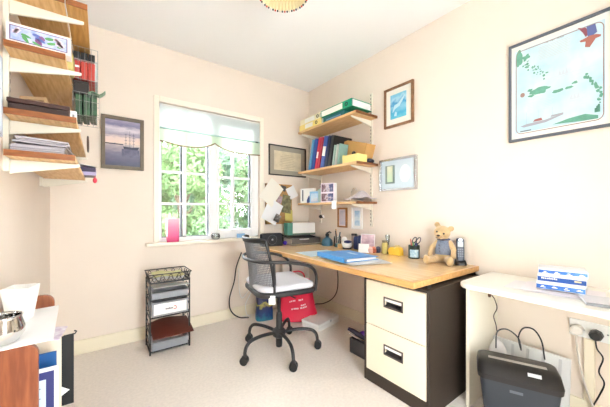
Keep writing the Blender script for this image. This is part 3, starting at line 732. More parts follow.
# double socket with plugs
sk = thing('wall_socket', 'white double wall socket under the white table', 'socket', (0, -2.402, 0.425))
box(-0.012, 0, -0.075, 0.075, 0, 0.086).build('face_plate', M_white, sk, bevel=0.003)
for y in (0.012, -0.062): box(-0.015, -0.012, y, y+0.014, 0.056, 0.074).build('switch', M_white, sk)
for y in (0.067, -0.067): MB().lathe([(0.004, 0), (0.004, 0.001)], 10).build('screw', M_grey, sk, at=(-0.0125, y, 0.043), rot=(0, PI/2, 0))
p1 = thing('white_plug', 'white round plug in the left side of the wall socket', 'plug', (-0.012, -2.362, 0.462))
MB().lathe([(0.026, 0), (0.026, 0.022), (0.02, 0.032)], 20).build('body', mat('plug_grey_white', (232, 228, 220), 0.4), p1, rot=(0, -PI/2, 0), smooth=True)
MB().tube(smooth_path([(-0.018, 0, -0.022), (-0.022, 0.002, -0.06), (-0.024, -0.01, -0.16), (-0.03, -0.035, -0.28), (-0.04, -0.085, -0.40), (-0.05, -0.16, -0.455), (-0.06, -0.26, -0.458)], 8), 0.0045, 8).build('flex', mat('flex_grey', (206, 200, 190), 0.5), p1, smooth=True)
p2 = thing('black_plug', 'black plug in the right side of the wall socket', 'plug', (-0.012, -2.430, 0.458))
b = MB(); b.lathe([(0.027, 0), (0.026, 0.03), (0.020, 0.046)], 8); b.build('body', M_black, p2, rot=(0, -PI/2, 0), bevel=0.003)
MB().tube(smooth_path([(-0.03, 0, -0.02), (-0.034, -0.006, -0.06), (-0.03, -0.026, -0.10), (-0.03, -0.012, -0.17), (-0.03, -0.03, -0.22), (-0.03, -0.012, -0.29), (-0.03, 0.01, -0.36), (-0.03, 0.02, -0.45)], 8), 0.0035, 6).build('flex', M_black, p2, smooth=True)

# ------------------------------------------------------------------ office chair
M_chd = mat('chair_dark', (38, 38, 40), 0.45)
ch = thing('office_chair', 'dark grey office chair with mesh back and grey cushion', 'chair', (-0.908, -0.838, 0), R(-9))
ch.scale = (0.95, 0.95, 1.02)
MB().lathe([(0.024, 0.035), (0.026, 0.05), (0.026, 0.10), (0.05, 0.115), (0.055, 0.15), (0.04, 0.168), (0.026, 0.172)], 20).build('hub', M_chd, ch, smooth=True)
MB().lathe([(0.025, 0.17), (0.025, 0.27), (0.0225, 0.275), (0.0225, 0.29)], 18).build('column_sleeve', M_chd, ch, smooth=True)
MB().lathe([(0.014, 0.285), (0.014, 0.46)], 16).build('gas_column', M_black, ch, smooth=True)
for k in range(5):
    a = R(186+72*k+9); ca, sa = math.cos(a), math.sin(a)
    prof = [(0.03, 0.14), (0.10, 0.152), (0.19, 0.156), (0.265, 0.146), (0.300, 0.118), (0.312, 0.085), (0.314, 0.062)]
    MB().tube(smooth_path([(r*ca, r*sa, z) for r, z in prof], 5), 0.0125, 10).build('leg', M_chd, ch, smooth=True)
    cw = 0.7 + k*1.9
    c = MB()
    for sgn in (-1, 1):
        q = Vector((0.014*sgn, 0, 0)); m3 = Matrix.Rotation(a+cw, 3, 'Z')
        pr = [Vector((sgn*0.006+sgn*w_, 0.03*math.cos(t_*PI/8), 0.03*math.sin(t_*PI/8))) for w_ in (0, 0.017) for t_ in range(16)]
        vs = [m3 @ p + Vector((0.318*ca, 0.318*sa, 0.0305)) for p in pr]
        c.add(vs, [tuple(range(16)), tuple(range(31, 15, -1))] + [(i, (i+1) % 16, 16+(i+1) % 16, 16+i) for i in range(16)])
    cst = c.build('caster', M_black, ch, bevel=0.003)
    MB().obox((0.316*ca, 0.316*sa, 0.052), (0.045, 0.03, 0.026), (0, 0, a+cw)).build('hood', M_chd, cst, bevel=0.008)
# seat
def seat_out(s, n=10):
    pts = []
    for cx, cy, r, a0 in ((0.165, 0.185, 0.055, 0), (-0.13, 0.13, 0.11, 90), (-0.13, -0.13, 0.11, 180), (0.165, -0.185, 0.055, 270)):
        for k in range(n): a = R(a0+90*k/(n-1)); pts.append(((cx+r*math.cos(a))*s, (cy+r*math.sin(a))*s))
    return pts
MB().prism(seat_out(1.0), 'z', 0.468, 0.503).build('seat_shell', M_chd, ch, bevel=0.012, seg=3, smooth=True)
MB().prism(seat_out(0.97), 'z', 0.503, 0.545).build('seat_cushion', mat('cushion_grey', (206, 206, 212), 0.9, bump=0.3, bscale=200), ch, bevel=0.020, seg=4, smooth=True)
MB().obox((0, 0, 0.455), (0.20, 0.16, 0.03)).build('seat_plate', M_black, ch, bevel=0.006)
MB().tube([(0.02, -0.06, 0.45), (0.04, -0.17, 0.445), (0.05, -0.205, 0.442)], 0.005, 8).build('height_lever', M_black, ch, smooth=True)
def bk(u, v):
    y = (u-0.5)*2
    w = 0.215+0.015*v
    return Vector((-0.235 + 0.115*y*y*(1-0.25*v) - 0.045*v*v + 0.0*v, w*y, 0.495 + 0.36*v))
net = MB()
for i in range(45):
    u = 0.015+0.97*i/44
    net.tube([bk(u, j/12) + Vector((0, 0.002*math.sin(j*2.1+i), 0)) for j in range(13)], 0.0031, 4)
nt_ = net.build('back_mesh', mat('mesh_grey', (128, 130, 134), 0.8), ch); nt_['kind'] = 'stuff'
net = MB()
for j in range(30):
    v = j/29
    net.tube([bk(i/16, v) for i in range(17)], 0.0013, 4)
nt_ = net.build('back_mesh_weft', mat('mesh_dark', (66, 66, 70), 0.8), ch); nt_['kind'] = 'stuff'
fr = [bk(0, v/8) for v in range(0, 9)] + [bk(u/14, 1.0)+Vector((-0.004, 0, 0.006)) for u in range(1, 14)] + [bk(1, 1-v/8) for v in range(0, 9)]
MB().tube(fr, 0.011, 10).build('back_frame', M_chd, ch, smooth=True)
MB().sheet(lambda u, v: bk(u, 0.955+0.055*v)+Vector((-0.006, 0, 0)), 16, 3, 0.012).build('top_rail', M_chd, ch, smooth=True)
MB().tube([bk(u/14, 0.0) for u in range(15)], 0.010, 8).build('lower_rail', M_chd, ch, smooth=True)
arm = [(0.205, -0.235, 0.485), (0.210, -0.245, 0.58), (0.175, -0.258, 0.645), (0.10, -0.268, 0.682), (-0.04, -0.272, 0.708), (-0.17, -0.25, 0.716), (-0.245, -0.17, 0.716), (-0.28, 0, 0.716)]
arm = arm + [(x, -y, z) for x, y, z in arm[-2::-1]]
MB().tube(smooth_path(arm, 6), 0.0115, 10).build('arm_hoop', M_chd, ch, smooth=True)
for s_ in (-1, 1):
    MB().tube([(-0.125, s_*0.225, 0.475), (-0.13, s_*0.242, 0.59), (-0.14, s_*0.255, 0.713)], 0.0095, 8).build('arm_post', M_chd, ch, smooth=True)
MB().obox((-0.150, -0.240, 0.463), (0.002, 0.048, 0.058), (0, 0, R(62))).build('paper_tag', M_paper, ch)

# ------------------------------------------------------------------ wire storage stand by the window
st = thing('wire_stand', 'black wire stand with drawers and scrolled basket by window wall', 'storage stand', (-1.585, -0.24, 0))
st.scale = (1, 1, 1.05)
SX, SY = 0.139, 0.105
for sx in (-1, 1):
    for sy in (-1, 1):
        MB().box(sx*SX-0.005, sx*SX+0.005, sy*SY-0.005, sy*SY+0.005, 0, 0.52).build('upright', M_black, st)
for z in (0.02, 0.145, 0.26, 0.385, 0.505):
    m = MB()
    m.box(-SX, SX, -SY-0.004, -SY+0.004, z-0.004, z+0.004); m.box(-SX, SX, SY-0.004, SY+0.004, z-0.004, z+0.004)
    m.box(-SX-0.004, -SX+0.004, -SY, SY, z-0.004, z+0.004); m.box(SX-0.004, SX+0.004, -SY, SY, z-0.004, z+0.004)
    for k in range(1, 8): m.tube([(-SX+2*SX*k/8, -SY, z), (-SX+2*SX*k/8, SY, z)], 0.002, 5)
    m.build('rail_frame', M_black, st)
for k in range(4):
    for sx in (-1, 1):
        zz = 0.05+k*0.12
        MB().tube([(sx*(SX+0.004)+0, -SY, zz), (sx*(SX+0.004), 0, zz+0.06), (sx*(SX+0.004), SY, zz)], 0.003, 6).build('side_scroll', M_black, st)
# drawers standing in the stand
M_grd = mat('drawer_clear_grey', (150, 154, 160), 0.4)
def drawer(name, label, z, h, front, m, mfront=None, ext=0.012):
    t = bpy.data.objects.new('drawer', None); COL.objects.link(t); t.parent = st; t.location = (0, 0, z); t['label'] = label
    a, b = SX-0.012, SY-0.008
    bx_ = MB(); bx_.box(-a, a, -b-ext, b, 0, 0.004); bx_.box(-a, -a+0.004, -b-ext, b, 0.004, h); bx_.box(a-0.004, a, -b-ext, b, 0.004, h); bx_.box(-a+0.004, a-0.004, b-0.004, b, 0.004, h); bx_.box(-a+0.004, a-0.004, -b-ext, -b-ext+0.004, 0.004, h*front)
    bx_.build('tub', m, t)
    rim = MB(); rim.box(-a-0.004, a+0.004, -b-ext-0.005, -b-ext, h*front-0.008, h*front); rim.build('rim', M_grey, t)
    return t, a, b+ext
t, a, b = drawer('plastic_drawer', 'grey tray holding a white sheet near the stand top', 0.3925, 0.055, 0.8, M_grd)
t2, a, b = drawer('plastic_drawer', 'grey drawer with white label front in the stand middle', 0.2675, 0.105, 0.95, M_grd)
box(-a+0.012, a-0.012, -b-0.006, -b-0.001, 0.012, 0.088).build('label_front', M_white, t2)
lg = MB()
for k in range(7): lg.box(-0.035+k*0.0075, -0.035+k*0.0075+0.0055, -b-0.0072, -b-0.006, 0.043, 0.043+(0.010 if k in (0, 3) else 0.0075))
lg.build('dark_lettering', mat('logo_dark', (70, 52, 60), 0.5), t2)
MB().tube([(0.030+0.010*math.cos(R(q)), -b-0.0066, 0.048+0.012*math.sin(R(q))) for q in range(-140, 150, 20)], 0.0022, 5).build('red_swirl', mat('logo_red', (206, 78, 60), 0.5), t2)
t3, a, b = drawer('plastic_drawer', 'grey drawer of papers at the bottom of the stand', 0.026, 0.085, 0.7, M_grd)
box(-0.11, 0.11, -0.105, 0.08, 0.004, 0.03).build('papers', M_paper, t3)
o = MB().sheet(lambda u, v: ((u-.5)*0.25, (v-.5)*0.20-0.0, 0.003+0.02*(1-v)), 6, 6, 0.002).build('loose_sheet', M_paper, None, at=(-1.575, -0.262, 0.474)); tag(o, 'white sheet lying in the top tray of wire stand', 'paper')
o = MB().sheet(lambda u, v: ((u-.5)*0.285, (v-.5)*0.25, 0.026-0.03*(1-v)**2 - 0.05*(1-v)*0 + 0.02*math.sin(u*PI*1.2+0.4)*v + 0.045*u*v*0.7), 12, 8, 0.005).build('leather_folder', mat('leather_brown', (96, 44, 32), 0.45, bump=0.1), None, at=(-1.572, -0.290, 0.142)); tag(o, 'dark brown leather folder lying in the wire stand', 'folder')
MB()
o = MB().obox((0, 0, 0.008), (0.06, 0.05, 0.016)).build('tape_roll', mat('tape_cream', (226, 216, 190), 0.5), None, at=(-1.62, -0.285, 0.3935), bevel=0.006); tag(o, 'small cream object lying in the middle drawer', 'trinket')
o = MB().lathe([(0.028, 0), (0.034, 0.012), (0.03, 0.02)], 14).build('black_spool', M_black, None, at=(-1.505, -0.27, 0.3925), smooth=True); tag(o, 'black spool lying on the middle drawer of stand', 'spool')
# scrolled basket on top
bs = thing('scroll_basket', 'scrolled black wire basket on top of the storage stand', 'basket', (-1.585, -0.25, 0.5365))
def rect_path(x, y, z): return [(-x, -y, z), (x, -y, z), (x, y, z), (-x, y, z)]
MB().tube(rect_path(0.135, 0.10, 0.002), 0.003, 6, closed=True).build('bottom_rim', M_black, bs)
MB().tube(rect_path(0.15, 0.115, 0.062), 0.004, 6, closed=True).build('top_rim', M_black, bs)
def scrolls(p0, p1, n):
    m = MB(); p0, p1 = Vector(p0), Vector(p1)
    for i in range(n):
        pts = []
        for k in range(15):
            t_ = k/14; q = p0.lerp(p1, (i+t_)/n); out = 0.135
            z = 0.006+0.05*(0.5-0.5*math.cos(t_*2*PI)); s_ = 1+0.11*(z/0.062)
            pts.append((q.x*s_, q.y*s_*1.03, z))
        m.tube(pts, 0.0022, 5)
        c0 = p0.lerp(p1, (i+0.5)/n)
        m.tube([((c0.x)*1.05+(0.012*math.cos(a_)*(1 if abs(p1.x-p0.x) > 0.01 else 0)), (c0.y)*1.08+(0.012*math.cos(a_)*(0 if abs(p1.x-p0.x) > 0.01 else 1)), 0.024+0.012*math.sin(a_)) for a_ in [k*PI/6 for k in range(12)]], 0.002, 5, closed=True)
    return m
for a_, b_ in (((-0.135, -0.1, 0), (0.135, -0.1, 0)), ((-0.135, 0.1, 0), (0.135, 0.1, 0))): scrolls(a_, b_, 5).build('scroll_side', M_black, bs)
for a_, b_ in (((-0.135, -0.1, 0), (-0.135, 0.1, 0)), ((0.135, -0.1, 0), (0.135, 0.1, 0))): scrolls(a_, b_, 4).build('scroll_side', M_black, bs)
m = MB()
for k in range(12): m.tube([(-0.135+0.27*k/11, -0.1, 0.002), (-0.135+0.27*k/11, 0.1, 0.002)], 0.0015, 5)
m.build('bottom_wires', M_black, bs)
for k, (rgb, lab) in enumerate((((232, 234, 238), 'bundle of white envelopes lying in the scrolled basket'), ((206, 204, 150), 'pale yellow leaflet lying in the scrolled basket'))):
    o = MB().sheet(lambda u, v: ((u-.5)*0.22, (v-.5)*0.16, 0.014+0.012*v+0.008*math.sin(u*6)), 8, 5, 0.008 if k == 0 else 0.002).build('letter', mat('letter_%s' % 'ab'[k], rgb, 0.7), None, at=(-1.585, -0.25+0.01*k, 0.538+0.016*k)); tag(o, lab, 'paper')

# ------------------------------------------------------------------ under the desk
def soft_bag(name, label, loc, rotz, w, d, h, m, seed, handles=None, mh=None, lean=0.0, top=0.55):
    t = thing(name, label, 'bag', loc, rotz)
    b = MB(); nu, nv = 28, 10; vs = []
    for j in range(nv+1):
        v = j/nv
        dd = d*(1-(1-0.18)*v**1.4); ww = w*(1-0.06*v)
        for i in range(nu):
            a = 2*PI*i/nu; ca, sa = math.cos(a), math.sin(a)
            x = ww/2*math.copysign(abs(ca)**0.45, ca); y = dd/2*math.copysign(abs(sa)**0.6, sa)
            q = noise.noise(Vector((x*9+seed, y*9, v*3.5)))*0.018*min(1, v*4+0.2)
            vs.append((x*(1+q*2), y*(1+q*4)+lean*v+q*0.5, h*v+(q*0.9 if v > 0.8 else 0)))
    fs = [(j*nu+i, j*nu+(i+1) % nu, (j+1)*nu+(i+1) % nu, (j+1)*nu+i) for j in range(nv) for i in range(nu)] + [tuple(range(nu))[::-1], tuple(nv*nu+i for i in range(nu))]
    b.add(vs, fs); b.build('body', m, t, smooth=True)
    for s_ in (-1, 1):
        if mh: MB().tube(smooth_path([(-w*0.22, s_*0.01+lean, h*0.97), (-w*0.18, s_*0.02+lean, h+0.06), (0, s_*0.025+lean, h+0.09), (w*0.18, s_*0.02+lean, h+0.06), (w*0.22, s_*0.01+lean, h*0.97)], 5), 0.006, 6).build('handle', mh, t, smooth=True)
    return t
M_bagr = mat('bag_red', (226, 34, 72), 0.45, bump=0.15, bscale=14)
rb = thing('red_bag', 'red carrier bag with white lettering slumped under the desk', 'bag', (-0.44, -0.43, 0), R(-35))
def rbag(u, v):
    a = 2*PI*u; ca, sa = math.cos(a), math.sin(a)
    w_ = 0.19*(1-0.18*v); d_ = 0.085*(1-0.72*v)
    x = w_*math.copysign(abs(ca)**0.5, ca); y = d_*math.copysign(abs(sa)**0.7, sa)
    n_ = noise.noise(Vector((x*8, y*8+3, v*4)))
    return Vector((x*(1+0.06*n_)-0.04*v, y*(1+0.4*n_)+0.16*v**1.2, 0.012+0.36*v + 0.02*n_*v))
b = MB(); nu, nv = 32, 12
b.add([rbag(i/nu, j/nv) for j in range(nv+1) for i in range(nu)], [(j*nu+i, j*nu+(i+1) % nu, (j+1)*nu+(i+1) % nu, (j+1)*nu+i) for j in range(nv) for i in range(nu)] + [tuple(range(nu))[::-1], tuple(nv*nu+i for i in range(nu))])
b.build('body', M_bagr, rb, smooth=True)
MB().tube(smooth_path([(-0.12, 0.17, 0.35), (-0.08, 0.19, 0.42), (0.0, 0.19, 0.44), (0.05, 0.185, 0.41), (0.06, 0.175, 0.36)], 6), 0.008, 6).build('handle', M_bagr, rb, smooth=True)
lt = MB()
for row in range(3):
    for k in range((5, 3, 6)[row]):
        u = 0.72+0.0105*k+0.006*row + (0.03 if row == 1 else 0); v = 0.44-0.085*row+0.012*k
        p = rbag(u, v); q = rbag(u+0.008, v+0.006); w_ = rbag(u, v+0.035)
        nrm = (q-p).cross(w_-p).normalized()*0.004
        if nrm.y > 0: nrm = -nrm
        lt.add([p+nrm, q+nrm, q+nrm+(w_-p)*0.9, p+nrm+(w_-p)*0.9], [(0, 1, 2, 3)])
lt.build('white_lettering', mat('bag_letter', (248, 214, 224), 0.6), rb)['kind'] = 'stuff'
M_bagb = ramp_print('blue_bag_print', [(0, (40, 130, 160)), (0.25, (24, 60, 120)), (0.5, (22, 44, 100)), (0.62, (196, 190, 90)), (0.68, (24, 46, 104)), (1, (20, 40, 92))], 'Z', 4.2, -0.02, 0.75, 16)
soft_bag('blue_bag', 'dark blue patterned shopping bag under the desk by the cable', (-0.70, -0.20, 0), R(-12), 0.17, 0.12, 0.30, M_bagb, 3.0, True, M_navy)
soft_bag('white_bag', 'tall white paper carrier bag standing behind the red bag', (-0.33, -0.16, 0), R(-5), 0.28, 0.11, 0.53, mat('bag_white', (238, 234, 226), 0.6, bump=0.2, bscale=14), 8.0, True, M_paper)
wbx = thing('white_box', 'flat white cardboard box on the carpet under the desk', 'box', (-0.325, -0.630, 0), R(13))
box(-0.155, 0.155, -0.10, 0.10, 0, 0.040).build('tray', mat('card_white2', (236, 234, 230), 0.6), wbx, bevel=0.002)
box(-0.158, 0.158, -0.103, 0.103, 0.040, 0.064).build('lid', M_white, wbx, bevel=0.002)
MB().lathe([(0.012, 0), (0.012, 0.001)], 16).build('round_mark', mat('mark_pale', (196, 196, 200), 0.6), wbx, at=(0.02, -0.1035, 0.05), rot=(PI/2, 0, 0))
# grey box of oddments against the filing cabinet
gb = thing('grey_bin', 'charcoal open box of oddments beside the filing cabinet', 'bin', (-0.44, -1.30, 0), 0)
q = MB(); q.box(-0.04, 0.15, -0.13, 0.13, 0.0, 0.006)
for x0, x1, y0, y1 in ((-0.04, -0.032, -0.13, 0.13), (0.142, 0.15, -0.13, 0.13), (-0.032, 0.142, 0.122, 0.13), (-0.032, 0.142, -0.13, -0.122)): q.box(x0, x1, y0, y1, 0.006, 0.11)
q.build('tub', mat('bin_grey', (74, 72, 76), 0.5), gb)
gr = thing('hand_tool', 'purple and black hand tool poking out of the charcoal box', 'tool', (-0.405, -1.28, 0.010), R(125))
gr.scale = (0.85, 0.85, 0.85)
MB().tube([(-0.09, 0, 0.03), (0.0, 0, 0.115), (0.13, 0.01, 0.185), (0.17, 0.01, 0.20)], [0.02, 0.022, 0.020, 0.014], 12).build('body', mat('tool_dark', (52, 50, 72), 0.4), gr, smooth=True)
MB().ball((0.035, -0.02, 0.15), (0.04, 0.028, 0.032), 14).build('purple_cap', mat('tool_purple', (112, 60, 190), 0.35), gr, smooth=True)
MB().tube([(0.03, 0.03, 0.115), (0.17, 0.035, 0.175)], 0.008, 8).build('silver_strip', M_chrome, gr, smooth=True)
o = MB().sheet(lambda u, v: (0.07*(u-.5)+0.03*v, 0.10*(v-.5), 0.16+0.02*math.sin(u*5)+0.03*v), 6, 6, 0.003).build('cloth', mat('cloth_paleblue', (222, 226, 240), 0.9), None, at=(-0.42, -1.385, 0.0), rot=(0, R(0), R(10))); tag(o, 'pale crumpled cloth on top of the charcoal box', 'cloth')
for v in o.data.vertices: v.co.z -= 0.02
o = MB().ball((0, 0, 0.055), (0.055, 0.06, 0.055), 12).build('blue_pouch', mat('pouch_blue', (52, 64, 110), 0.7, bump=0.6, bscale=30), None, at=(-0.38, -1.345, 0.0075), smooth=True); tag(o, 'dark blue pouch inside the charcoal box', 'pouch')
# cables
cable('desk_cable', 'black cable hanging from the desk edge to the skirting', [(-0.05, -0.55, DZ-0.036), (-0.045, -0.56, 0.5), (-0.045, -0.56, 0.28), (-0.06, -0.50, 0.16), (-0.10, -0.40, 0.09), (-0.12, -0.30, 0.06), (-0.12, -0.24, 0.03)], 0.005, M_black)
cable('wall_cable', 'black cable looping down the window wall to the floor', [(-0.88, -0.06, 0.66), (-0.93, -0.05, 0.52), (-0.95, -0.045, 0.38), (-1.00, -0.05, 0.22), (-0.99, -0.06, 0.10), (-0.92, -0.09, 0.03), (-0.82, -0.10, 0.008)], 0.006, M_black)
cable('white_cable', 'thin white cable coiled by the blue bag', [(-0.90, -0.04, 0.50), (-0.90, -0.045, 0.30), (-0.87, -0.05, 0.20), (-0.80, -0.05, 0.26), (-0.78, -0.06, 0.24), (-0.84, -0.07, 0.14), (-0.84, -0.09, 0.05), (-0.80, -0.08, 0.008)], 0.004, M_white)

# ------------------------------------------------------------------ on the desk: printer, speaker, folders
pr = thing('printer', 'dark grey flat printer with raised green-backed lid in corner', 'printer', (-0.225, -0.17, DZ), R(-4))
M_prd = mat('printer_grey', (92, 88, 86), 0.4)
loft(MB(), [(0.0, -0.19, 0.18, -0.13, 0.13, 0.02), (0.016, -0.20, 0.19, -0.15, 0.13, 0.02)]).build('paper_tray', mat('tray_pale', (214, 206, 192), 0.5), pr)
loft(MB(), [(0.016, -0.19, 0.18, -0.125, 0.13, 0.015), (0.072, -0.19, 0.18, -0.12, 0.13, 0.015)]).build('body', M_prd, pr)
box(-0.10, 0.02, -0.129, -0.118, 0.058, 0.068).build('control_strip', M_white, pr, bevel=0.002)
box(-0.194, -0.189, -0.12, 0.05, 0.018, 0.066).build('side_cover', mat('printer_light', (176, 172, 168), 0.4), pr)
MB().obox((-0.02, 0.02, 0.082), (0.33, 0.18, 0.014), (R(6), 0, 0)).build('lid', M_charc, pr, bevel=0.004)
bx2 = thing('file_box', 'white box file with green spine standing on the printer', 'box file', (-0.235, -0.19, DZ+0.1025), R(-6))
box(-0.125, 0.155, -0.03, 0.03, 0.0, 0.13).build('cover', M_white, bx2, bevel=0.002)
MB().prism([(-0.128, -0.033), (-0.128, 0.06), (-0.18, 0.075), (-0.175, -0.01)], 'z', 0.0, 0.13).build('spine', mat('spine_green', (72, 132, 118), 0.6), bx2)
box(-0.128, 0.158, -0.034, -0.028, 0.0, 0.018).build('green_band', mat('band_green', (88, 110, 100), 0.6), bx2)
sp = thing('smart_speaker', 'black rectangular speaker with circle emblem on the desk', 'speaker', (-0.585, -0.14, DZ), R(-14))
loft(MB(), [(0.0, -0.115, 0.115, -0.035, 0.035, 0.02), (0.012, -0.118, 0.118, -0.038, 0.038, 0.025), (0.118, -0.118, 0.118, -0.036, 0.036, 0.025), (0.13, -0.10, 0.10, -0.028, 0.028, 0.02)]).build('body', mat('speaker_grille', (46, 46, 50), 0.8, bump=0.4, bscale=900), sp, smooth=True)
MB().tube([(0.048*math.cos(k*PI/16), -0.0385, 0.066+0.048*math.sin(k*PI/16)) for k in range(32)], 0.0014, 5, closed=True).build('emblem_ring', mat('emblem_grey', (120, 122, 126), 0.4), sp)
MB().ball((0, -0.038, 0.066), (0.010, 0.003, 0.010), 12).build('emblem_dot', mat('emblem_white', (206, 208, 212), 0.4), sp, smooth=True)
o = MB().ball((0, 0, 0.022), (0.03, 0.022, 0.022), 12).build('purple_trinket', mat('purple_blob', (84, 52, 196), 0.4), None, at=(-0.43, -0.16, DZ), smooth=True); tag(o, 'small bright purple object beside the black speaker', 'trinket')

fd = thing('blue_ring_binder', 'bright blue ring binder lying on top of the papers', 'binder', (-0.535, -1.195, DZ+0.0150), R(-8))
M_bind = mat('binder_blue', (66, 148, 216), 0.35)
pts2 = [(-0.13, -0.20), (0.13, -0.20), (0.13, 0.16), (-0.13, 0.16)]
box(-0.150, 0.150, -0.175, 0.175, 0.0, 0.003).build('back_cover', M_bind, fd)
MB().obox((0.003, 0.0, 0.026), (0.296, 0.348, 0.003), (0, R(1.5), 0)).build('front_cover', M_bind, fd, bevel=0.001)
box(-0.153, -0.150, -0.175, 0.175, 0.0, 0.032).build('spine', M_bind, fd)
box(-0.12, 0.135, -0.165, 0.165, 0.004, 0.018).build('pages', M_paper, fd)
MB().obox((0.045, -0.01, 0.0287), (0.035, 0.10, 0.001), (0, R(1.5), 0)).build('white_label', mat('binder_label', (206, 226, 244), 0.5), fd)
for i in range(4):
    sheet_on('document_sheet', ['broad pale sheet at the bottom of the desk paper pile', 'grey sheet poking out of the right of the paper pile', 'white sheet poking out under the blue binder front', 'white sheet uppermost directly under the blue binder'][i], (-0.50, -0.47, -0.525, -0.51)[i], (-1.22, -1.26, -1.22, -1.20)[i], DZ+0.0006+0.003*i, 0.30, 0.40, R((-8, -20, -3, -11)[i]), [M_paper, mat('paper_grey', (206, 204, 200), 0.7), M_paper, M_paper][i], t=0.0018)
o = sheet_on('clear_wallet', 'pale blue plastic wallet lying left of the blue binder', -0.50, -0.83, DZ+0.0006, 0.33, 0.26, R(-6), mat('wallet_blue', (206, 228, 238), 0.3))

# small desk objects along the right wall
bt = thing('ink_flask', 'squat dark teal bottle near the printer on the desk', 'bottle', (-0.09, -0.45, DZ))
MB().lathe([(0.048, 0), (0.05, 0.02), (0.044, 0.045), (0.025, 0.062), (0.014, 0.068), (0.014, 0.08)], 20).build('body', mat('teal_plastic', (64, 106, 128), 0.35), bt, smooth=True)
MB().lathe([(0.016, 0.08), (0.017, 0.095), (0.01, 0.10)], 14).build('cap', M_charc, bt, smooth=True)
MB().tube([(-0.01, 0, 0.10), (0.012, -0.02, 0.115), (0.02, -0.03, 0.105)], 0.007, 8).build('spout', M_charc, bt, smooth=True)
hn = thing('desk_clip', 'black and chrome desk lamp clip hanging above the printer', 'clip', (-0.030, -0.275, 1.0), 0)
MB().ball((0, 0, 0.012), (0.026, 0.03, 0.02), 12).build('body', M_charc, hn, smooth=True)
MB().tube([(0.0, -0.02, 0.03), (-0.02, -0.05, 0.028), (-0.01, -0.06, 0.0), (0.01, -0.03, -0.01)], 0.008, 8).build('chrome_arm', M_chrome, hn, smooth=True)
MB().tube([(0.012, 0.033, 0.0), (0.012, 0.033, 0.10)], 0.002, 5).build('hook', M_chrome, hn)
jr = thing('brush_jar', 'clear plastic jar of brushes on the desk by the wall', 'jar', (-0.10, -0.62, DZ))
MB().lathe([(0.030, 0.002), (0.031, 0.085), (0.029, 0.085), (0.028, 0.006)], 20, cap=True).build('glass', M_clear, jr, smooth=True)
MB().lathe([(0.026, 0.004), (0.027, 0.03)], 18).build('teal_content', mat('teal_bright', (70, 178, 176), 0.4), jr, smooth=True)
for k, (rgb, dx, dy) in enumerate((((40, 90, 110), 0.012, -0.01), ((60, 62, 70), -0.012, 0.004), ((196, 150, 90), 0.0, 0.014))):
    MB().tube([(dx*0.5, dy*0.5, 0.032), (dx*1.4, dy*1.4, 0.12+0.012*k)], 0.0055, 7).build('brush', mat('brush_%s' % 'abc'[k], rgb, 0.4), jr, smooth=True)
o = MB().obox((0, 0, 0.021), (0.05, 0.04, 0.042)).build('cork_block', mat('block_tan', (222, 182, 124), 0.7, var=0.1), None, at=(-0.135, -0.705, DZ), bevel=0.003, rotz=R(10)); tag(o, 'small tan block in front of the brush jar', 'block')
og = thing('toy_figure', 'small white and navy figurine beside the navy bottle', 'figurine', (-0.11, -0.765, DZ))
f = MB(); f.ball((0, 0, 0.035), (0.04, 0.045, 0.034), 12); f.ball((-0.01, 0.02, 0.07), (0.022, 0.024, 0.022), 12)
f.build('body', M_white, og, smooth=True)
MB().ball((-0.012, -0.02, 0.055), (0.034, 0.03, 0.012), 12).build('navy_stripe', M_navy, og, smooth=True)
MB().lathe([(0.036, 0), (0.036, 0.008)], 14).build('base', M_charc, og)
nb = thing('navy_bottle', 'pair-lobed navy blue bottle on the desk by the wall', 'bottle', (-0.065, -0.87, DZ))
f = MB(); f.lathe([(0.021, 0.004), (0.023, 0.02), (0.022, 0.085), (0.016, 0.098)], 16, (-0.0, 0.022, 0)); f.lathe([(0.021, 0.004), (0.024, 0.02), (0.023, 0.095), (0.016, 0.108)], 16, (0, -0.022, 0))
f.build('body', M_navy, nb, smooth=True)
MB().box(-0.015, 0.015, -0.03, 0.03, 0, 0.006).build('foot', M_black, nb)
tn = thing('metal_tin', 'small taupe tin standing behind the navy bottle', 'tin', (-0.035, -0.785, DZ))
MB().lathe([(0.022, 0), (0.022, 0.10)], 16).build('body', mat('tin_taupe', (172, 150, 140), 0.4), tn, smooth=True)
MB().lathe([(0.023, 0.10), (0.023, 0.112), (0.020, 0.115)], 16).build('lid', M_charc, tn, smooth=True)
ph = thing('flower_photo', 'photo of pink flowers leaning in a stand on the desk', 'photo', (-0.095, -1.005, DZ), R(-62))
p_rose = ramp_print('rose_photo', [(0, (156, 126, 138)), (0.35, (206, 180, 190)), (0.6, (238, 214, 222)), (1, (150, 138, 150))], 'Z', 4, 0.0, 1.2, 22)
MB().obox((0, 0.012, 0.062), (0.105, 0.004, 0.128), (R(-16), 0, 0)).build('frame', M_white, ph)
MB().obox((0, 0.0095, 0.062), (0.095, 0.002, 0.118), (R(-16), 0, 0)).build('print', p_rose, ph)
MB().obox((0.0, 0.062, 0.058), (0.105, 0.003, 0.125), (R(20), 0, 0)).build('strut', mat('strut_pink', (226, 208, 204), 0.7), ph)
o = MB().obox((0, 0, 0.031), (0.075, 0.002, 0.062), (R(-14), 0, 0)).build('place_card', M_paper, None, at=(-0.175, -1.035, DZ), rotz=R(-55)); tag(o, 'blank white card propped before the flower photo', 'card')
